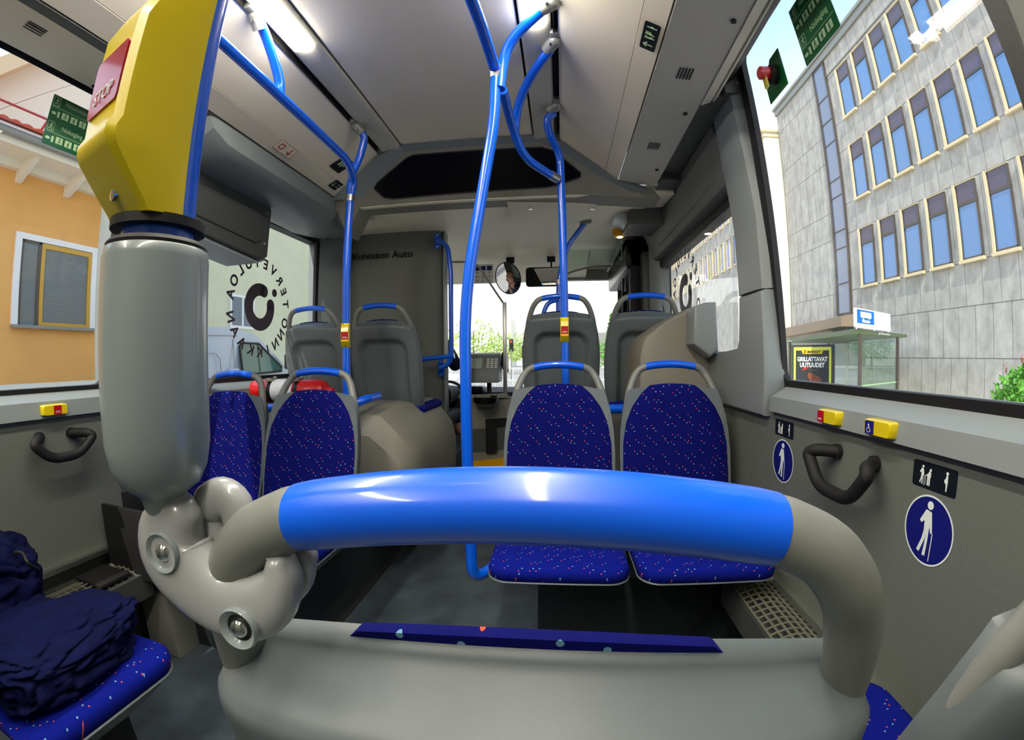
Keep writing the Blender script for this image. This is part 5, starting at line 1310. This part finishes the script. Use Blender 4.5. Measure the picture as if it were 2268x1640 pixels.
obj('sign_foot', b, mWhite, t)
# poster display
t = thing('poster_display', 'poster stand reading GRILLATTAVAT UUTUUDET inside the bus shelter', 'poster', (8.45, 14.35, RD+.12))
A_, B_ = Vector((8.0, 14.8, 0)), Vector((8.93, 13.9, 0)); du = (B_-A_).normalized(); Lw = (B_-A_).length
fp_ = Frame((A_+B_)/2+Vector((0, 0, -.42)), du, (0, 0, 1))
b = NB(); flat(b, fp_, [rrect(Lw+.12, 1.68, .02, 2)], -.14, .14); obj('display_case', b, MATS['charcoal box plastic'], t)
b = NB(); flat(b, fp_, [rrect(Lw-.06, 1.52, 0)], .001, .004); obj('poster_sheet', b, mPosterY, t)
b = NB(); flat(b, fp_, [rrect(Lw-.20, 1.36, 0, 1, 0, -.03)], .006, .003); obj('poster_field', b, mPosterB, t)
b = NB(); flat(b, fp_, [[(-.36, .665), (.36, .665), (.32, .53), (-.32, .53)]], .009, .003); obj('yellow_banner', b, mYel, t)
b = NB(); text(b, fp_, 'MARKET', .06, .60, .072, .44, off=.013, th=.003, bold=.03, shear=.25); text(b, fp_, 'S', -.24, .61, .11, .06, off=.013, th=.003, shear=.3, bold=.03); obj('banner_lettering', b, mBlk, t)
b = NB(); text(b, fp_, 'GRILLATTAVAT', 0, .36, .145, Lw-.30, off=.010, th=.003, bold=.04); text(b, fp_, 'UUTUUDET', 0, .165, .145, Lw*.63, off=.010, th=.003, bold=.04); obj('poster_lettering', b, mWhite, t)
b = NB(); flat(b, fp_, [[(-.38, .0), (-.30, -.02), (-.18, .03), (-.02, .13), (-.10, .10), (-.24, .10), (-.32, .02)]], .010, .003); obj('red_pepper', b, mRed2, t)
b = NB(); flat(b, fp_, [[(-.14, -.10), (-.05, -.08), (.10, -.16), (.28, -.26), (.32, -.36), (.22, -.44), (.02, -.46), (-.06, -.36), (-.16, -.22)]], .010, .003); obj('meat_picture', b, mMeat, t)
b = NB(); rnd = random.Random(4); flat(b, fp_, [disc(.012+.02*rnd.random(), rnd.uniform(-.4, .4), rnd.uniform(-.62, -.5), 7) for i in range(12)]+[disc(.006, rnd.uniform(-.1, .2), rnd.uniform(-.06, .08), 6) for i in range(12)], .010, .003); obj('spice_picture', b, mCream, t)
# street cabinet and bush
t = thing('parking_meter_box', 'small white box with a black opening on the pavement right of the shelter', 'cabinet', (8.35, 9.9, RD+.12))
b = NB(); bx(b, 8.2, 8.55, 9.6, 10.0, RD+.12, -.86, .02); obj('box_body', b, mWhite, t)
b = NB(); bx(b, 8.25, 8.45, 9.59, 9.605, -1.08, -.94); bx(b, 8.19, 8.205, 9.7, 9.9, -1.08, -.94); obj('opening', b, mBlk, t)

def leafcloud(bm, c, rx, ry, rz, n, s, rnd, hollow=.55):
    for i in range(n):
        while True:
            p = Vector((rnd.uniform(-1, 1), rnd.uniform(-1, 1), rnd.uniform(-1, 1)))
            if hollow < p.length < 1: break
        q = Vector(c)+Vector((p.x*rx, p.y*ry, p.z*rz)); a = Vector((rnd.gauss(0, 1), rnd.gauss(0, 1), rnd.gauss(0, 1))).normalized(); b_ = a.orthogonal().normalized()
        L = s*rnd.uniform(.6, 1.3)
        vs_ = [bm.verts.new(q+b_*L), bm.verts.new(q+a.cross(b_)*L*.5), bm.verts.new(q-b_*L), bm.verts.new(q-a.cross(b_)*L*.5)]; bm.faces.new(vs_)
def tree(name, label, c, h, rx, crowns, n, s, m, seed, group='street trees', trunk=.12):
    rnd = random.Random(seed); c = Vector(c); t = thing(name, label, 'tree', c, group=group)
    bm = NB(); cyl(bm, c, c+Vector((0, 0, h*.75)), trunk, 8, trunk*.4); obj('trunk', bm, mBark, t)
    bm = NB()
    for (ox, oz, r1, r2) in crowns: leafcloud(bm, c+Vector((ox*rx, 0, oz*h)), r1*rx, r1*rx, r2*h, n//len(crowns), s, rnd)
    obj('foliage', bm, m, t)
    return t
rnd = random.Random(5)
t = thing('flowering_bush', 'green bush with reddish shoots at the right edge of the right window', 'bush', (7.95, 5.65, RD+.12))
b = NB()
for k in range(7):
    a = k*.9; cyl(b, (7.95, 5.65, RD+.12), (7.95+.45*math.cos(a), 5.65+.5*math.sin(a), -.75), .02, 6, .008)
obj('stem', b, mBark, t)
b = NB(); leafcloud(b, (7.95, 5.65, -.75), .85, 1.0, .72, 4200, .055, rnd, .3); obj('leaves', b, mLeaf, t)
b = NB()
for k in range(26):
    p = Vector((7.95+rnd.uniform(-.7, .7), 5.65+rnd.uniform(-.8, .8), rnd.uniform(-.25, .0))); leafcloud(b, p, .035, .035, .12, 26, .022, rnd, 0)
obj('red_shoots', b, mLeafR, t)

# --- orange house on the left ---
t = thing('orange_house', 'orange rendered house with white eaves outside the left rear window', 'house', (-8.5, 2, RD+.12))
b = NB(); bx(b, -9.5, -8.0, -8, 7.7, RD, 3.12); obj('rendered_wall', b, mOrangeH, t)
b = NB(); bx(b, -8.1, -7.30, -8, 7.9, 3.10, 3.16); bx(b, -7.34, -7.28, -8, 7.9, 3.08, 3.26); bx(b, -8.0, -7.86, -8, 7.7, 2.98, 3.10); obj('eaves', b, mWhiteR, t)
b = NB()
for i in range(-5, 6):
    y = 3.86+i*.94
    prism(b, [(-8.0, 2.80), (-7.93, 2.80), (-7.45, 3.06), (-7.45, 3.12), (-8.0, 3.12)], 'y', y-.05, y+.05)
obj('eaves_bracket', b, mWhiteR, t)
b = NB(); tube(b, [(-7.22, -8, 3.22), (-7.22, 7.9, 3.22)], .06, 12); obj('gutter', b, mZinc, t)
b = NB(); bx(b, -7.26, -7.18, -8, 7.9, 3.275, 3.31); obj('metal_flashing', b, mWhite, t)
b = NB()
ny = 130; rows = [(-7.12, 3.36), (-9.6, 4.25)]
pts2 = []
nx_ = 620
sc_ = lambda u: .030*abs(math.sin(PI*(16*u)/.21))
g = grid(b, nx_, 1, lambda u, v: Vector((-7.12-2.5*v, -8+16*u, 3.345+.9*v+sc_(u))))
g2 = grid(b, nx_, 1, lambda u, v: Vector((-7.12-2.5*v, -8+16*u, 3.32+.9*v)))
for i in range(nx_): b.faces.new((g[0][i], g2[0][i], g2[0][i+1], g[0][i+1]))
obj('tiled_roof', b, mTile, t)
b = NB(); tube(b, [(-7.0, -8, 3.50), (-7.0, 7.9, 3.50)], .018, 8)
for i in range(17): cyl(b, (-7.0, -7.6+i*.94, 3.50), (-7.15, -7.6+i*.94, 3.38), .02, 8)
obj('snow_guard', b, MATS['red plastic'], t)
wy0, wy1, wz0, wz1 = 3.98, 5.53, .62, 2.03
b = NB()
for (a0, a1, c0, c1) in ((wy0-.02, wy0+.09, wz0, wz1-.09), (wy1-.09, wy1+.02, wz0, wz1-.09), (wy0-.02, wy1+.02, wz1-.09, wz1+.02)): bx(b, -8.02, -7.955, a0, a1, c0, c1)
o = obj('window_surround', b, mWhite, t)
b = NB(); bx(b, -8.02, -7.90, wy0-.02, wy1+.05, wz0-.05, wz0); obj('window_sill', b, MATS['grey clamp metal'], o)
b = NB(); bx(b, -8.01, -7.975, wy0+.09, wy1-.09, wz0, wz1-.09); obj('window_glass', b, M('old window glass', srgb(110, 124, 132), .08, coat=.6), o)
b = NB(); [bx(b, -7.98, -7.968, wy0+.12, wy0+.40, wz0+.05+.026*i, wz0+.061+.026*i) for i in range(46)]; [bx(b, -7.98, -7.968, wy0+.56, wy1-.15, wz0+.05+.026*i, wz0+.061+.026*i) for i in range(46)]; obj('window_blinds', b, mZinc, o)
b = NB()
for (a0, a1, c0, c1) in ((wy0+.46, wy0+.53, wz0+.06, wz1-.17), (wy1-.16, wy1-.09, wz0+.06, wz1-.17), (wy0+.46, wy1-.09, wz1-.17, wz1-.09), (wy0+.46, wy1-.09, wz0, wz0+.06)): bx(b, -7.98, -7.950, a0, a1, c0, c1)
obj('window_sash', b, M('ochre sash', srgb(206, 160, 60), .6), o)
b = NB(); bx(b, -7.985, -7.955, wy0+.40, wy0+.47, wz0, wz1-.09); bx(b, -7.985, -7.955, wy0+.09, wy0+.13, wz0, wz1-.09); bx(b, -7.985, -7.955, wy0+.09, wy1-.09, wz1-.12, wz1-.08); obj('window_mullion', b, mBrown, o)
t = thing('white_gable_house', 'white gabled house rising behind the orange house', 'house', (-11.5, 4, RD+.12))
b = NB(); prism(b, [(-4, RD), (10.0, RD), (10.0, 9.5), (8.0, 9.3), (-4, -1.5+.0)], 'x', -11.5, -10.5); obj('gable_wall', b, mWhiteR, t)
b = NB(); prism(b, [(-4, -1.9), (8.2, 9.45), (8.2, 9.9), (-4, -1.4)], 'x', -11.5, -9.9); obj('roof_edge', b, mCream, t)
# --- pale house, red roofed house, van ---
t = thing('pale_house', 'pale green rendered building outside the left front window', 'building', (-11, 12, RD+.12))
b = NB(); bx(b, -12, -10, 8.6, 16.35, RD, 8.5); obj('rendered_wall', b, mPale, t)
b = NB(); bx(b, -10.02, -9.96, 11.62, 12.80, 1.05, 2.12); o = obj('window_surround', b, mWhite, t)
b = NB(); bx(b, -9.98, -9.95, 11.70, 12.16, 1.14, 2.04); bx(b, -9.98, -9.95, 12.26, 12.72, 1.14, 2.04); obj('window_glass', b, MATS['old window glass'], o)
t = thing('red_roofed_house', 'distant house with a red tiled roof beside the pale building', 'house', (-15, 23, RD+.12))
b = NB(); bx(b, -16, -13.4, 20, 27, RD, 4.3); obj('house_wall', b, mWhiteR, t)
b = NB(); bx(b, -16, -13.1, 19.8, 27.2, 4.6, 6.2); obj('roof', b, mTile, t)
b = NB(); bx(b, -16, -13.0, 19.8, 27.2, 4.3, 4.6); obj('eaves', b, mCream, t)

t = thing('silver_van', 'silver delivery van parked outside the left front window', 'van', (-5.6, 5.5, RD))
b = NB()
prof = [(4.75, -1.15), (4.72, .36), (4.80, .47), (5.55, .50), (5.95, .44), (6.12, .38), (6.80, -.13), (7.15, -.24), (7.42, -.42), (7.50, -.75), (7.50, -1.2), (7.2, -1.28), (7.15, -1.0), (6.9, -.88), (6.6, -.95), (6.45, -1.25), (5.6, -1.25), (5.5, -.98), (5.28, -.88), (5.05, -1.0), (4.95, -1.2)]
def vin(z): return .0 if z < -.2 else (z+.2)*.14
rings = [[Vector((-4.62-ins-vin(z)*(1), y, z)) for y, z in prof] for ins in (.04,)]
R_ = [[Vector((-4.66-vin(z), y, z)) for y, z in prof], [Vector((-4.60-vin(z), y*1+(.0), z-.0)) for y, z in prof]]
R3 = [[Vector((-6.55+vin(z)*1.0+.06, y, z)) for y, z in prof], [Vector((-6.60+vin(z), y, z)) for y, z in prof]]
loft(b, [R_[1], R3[1]]); bmesh.ops.bevel(b, geom=[e for e in b.edges if len(e.link_faces) == 2 and e.calc_face_angle(0) > 1.2 and abs((e.verts[0].co-e.verts[1].co).x) < .2], offset=.03, segments=3, affect='EDGES'); obj('van_body', b, mVan, t)
b = NB(); vf = Frame((-4.592, 0, 0), (0, 1, 0), (-.14, 0, 1))
def vpt(y, z): return Vector((-4.595-vin(z), y, z))
wp_ = [(5.62, .22), (5.70, .28), (6.08, .28), (6.62, -.10), (6.60, -.17), (5.95, -.19), (5.62, -.14)]
loft(b, [[vpt(y, z) for y, z in wp_], [vpt(y, z)+Vector((.006, 0, 0)) for y, z in wp_]]); obj('side_window', b, M('van window glass', srgb(70, 110, 100), .08, coat=.7), t)
b = NB(); tube(b, [vpt(y, z)+Vector((.008, 0, 0)) for y, z in wp_+[wp_[0]]], .018, 6); cyl(b, vpt(6.05, .27), vpt(6.03, -.18), .014, 6); obj('window_seal', b, mBlk, t)
b = NB(); tube(b, [vpt(y, z)+Vector((.002, 0, 0)) for y, z in [(4.76, .12), (5.1, .12), (5.18, .04), (5.18, -.42), (5.10, -.50), (4.76, -.52)]], .007, 6); tube(b, [vpt(y, z) for y, z in [(5.5, .33), (5.45, -.2), (5.50, -.9)]], .006, 6); cyl(b, vpt(4.76, .36), vpt(5.6, .38), .008, 6); obj('panel_seam', b, mZinc, t)
b = NB(); bx(b, -4.56, -4.40, 6.62, 6.72, -.14, .12, .03); obj('wing_mirror', b, mBlkM, t)
b = NB(); bx(b, -4.63, -4.60, 5.35, 5.55, -.14, -.10, .008); obj('door_handle', b, mVan, t)
b = NB(); g_ = [(6.18, .36), (6.80, -.11)]; loft(b, [[Vector((-4.80, 6.14, .375)), Vector((-6.4, 6.14, .375)), Vector((-6.5, 6.80, -.12)), Vector((-4.72, 6.80, -.12))], [Vector((-4.80, 6.15, .395)), Vector((-6.4, 6.15, .395)), Vector((-6.5, 6.81, -.10)), Vector((-4.72, 6.81, -.10))]]); obj('windscreen', b, MATS['van window glass'], t)
for y in (5.28, 6.9):
    b = NB(); lathe(b, (-4.64, y, RD+.32), [(.2, 0), (.31, .0), (.32, -.04), (.32, -.2), (.2, -.22)], 24, (1, 0, 0)); o = obj('wheel', b, mBlk, t)
    b = NB(); lathe(b, (-4.635, y, RD+.32), [(.19, 0), (.18, .01), (.05, .02)], 20, (1, 0, 0)); obj('hub_cap', b, mAlu, o)

# --- far view through the windscreen ---
for i, (x, y, h, r, n, m, lab) in enumerate(((-5.2, 42, 4.2, 2.4, 900, mLeafHaze, 'haze-pale tree left of the ticket machine post'), (-3.6, 50, 4.6, 2.6, 900, mLeafHaze, 'haze-pale tree behind the traffic light'), (-9.0, 46, 6, 3.4, 900, mLeafHaze, 'pale tree far left through the windscreen'),
                                             (-1.2, 55, 4.4, 2.4, 700, mLeafHaze, 'pale tree behind the right pole'), (6.6, 52, 4.4, 2.2, 800, mLeaf, 'green tree behind the front right seats'))):
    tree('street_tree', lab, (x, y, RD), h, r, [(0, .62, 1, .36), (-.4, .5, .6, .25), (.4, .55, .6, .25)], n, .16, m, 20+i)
rnd = random.Random(9)
t = thing('conifer', 'tall dark conifer between the two front right seats', 'tree', (4.75, 40, RD), group='street trees')
b = NB(); cyl(b, (4.75, 40, RD), (4.75, 40, 3.6), .14, 8, .04); obj('trunk', b, mBark, t)
b = NB()
for k in range(14):
    z = RD+.6+k*.36; rr0 = 1.25*(1-k/15); leafcloud(b, (4.75, 40, z), rr0, rr0, .2, 120, .12, rnd, .2)
obj('foliage', b, mLeaf, t)
for (x, y, z, lab) in ((-3.25, 30, .95, 'nearer traffic light seen through the windscreen'), (-2.45, 31, .55, 'farther traffic light seen through the windscreen')):
    t = thing('traffic_light', lab, 'traffic light', (x, y, RD))
    b = NB(); cyl(b, (x, y, RD), (x, y, z-.3), .05, 8); obj('mast', b, mZinc, t)
    b = NB(); bx(b, x-.14, x+.14, y, y+.2, z-.45, z+.4, .03); obj('signal_head', b, mBlkM, t)
    b = NB(); lathe(b, (x, y-.01, z+.22), [(.10, 0), (.09, .03)], 14, (0, -1, 0)); obj('red_lens', b, mRed2, t)
t = thing('apartment_block', 'pale distant apartment block behind the trees', 'building', (-14, 75, RD))
b = NB(); bx(b, -30, -8, 74, 84, RD, 7); obj('block_wall', b, mWhiteR, t)
t = thing('glass_tower', 'pale distant building behind the conifer', 'building', (6, 80, RD))
b = NB(); bx(b, 4.5, 9.5, 80, 90, RD, 4.6); obj('block_wall', b, mZinc, t)
t = thing('white_fence', 'white metal street fence beyond the windscreen', 'fence', (0, 24, RD))
b = NB()
for i in range(40): cyl(b, (-8+i*.5, 24, RD), (-8+i*.5, 24, RD+.95), .02, 6)
for z in (.3, .95): cyl(b, (-8, 24, RD+z), (12, 24, RD+z), .025, 6)
obj('fence_bar', b, mWhite, t)

# lift everything so that the bus floor is z = 0
for o in TOP: o.location.z += ZC
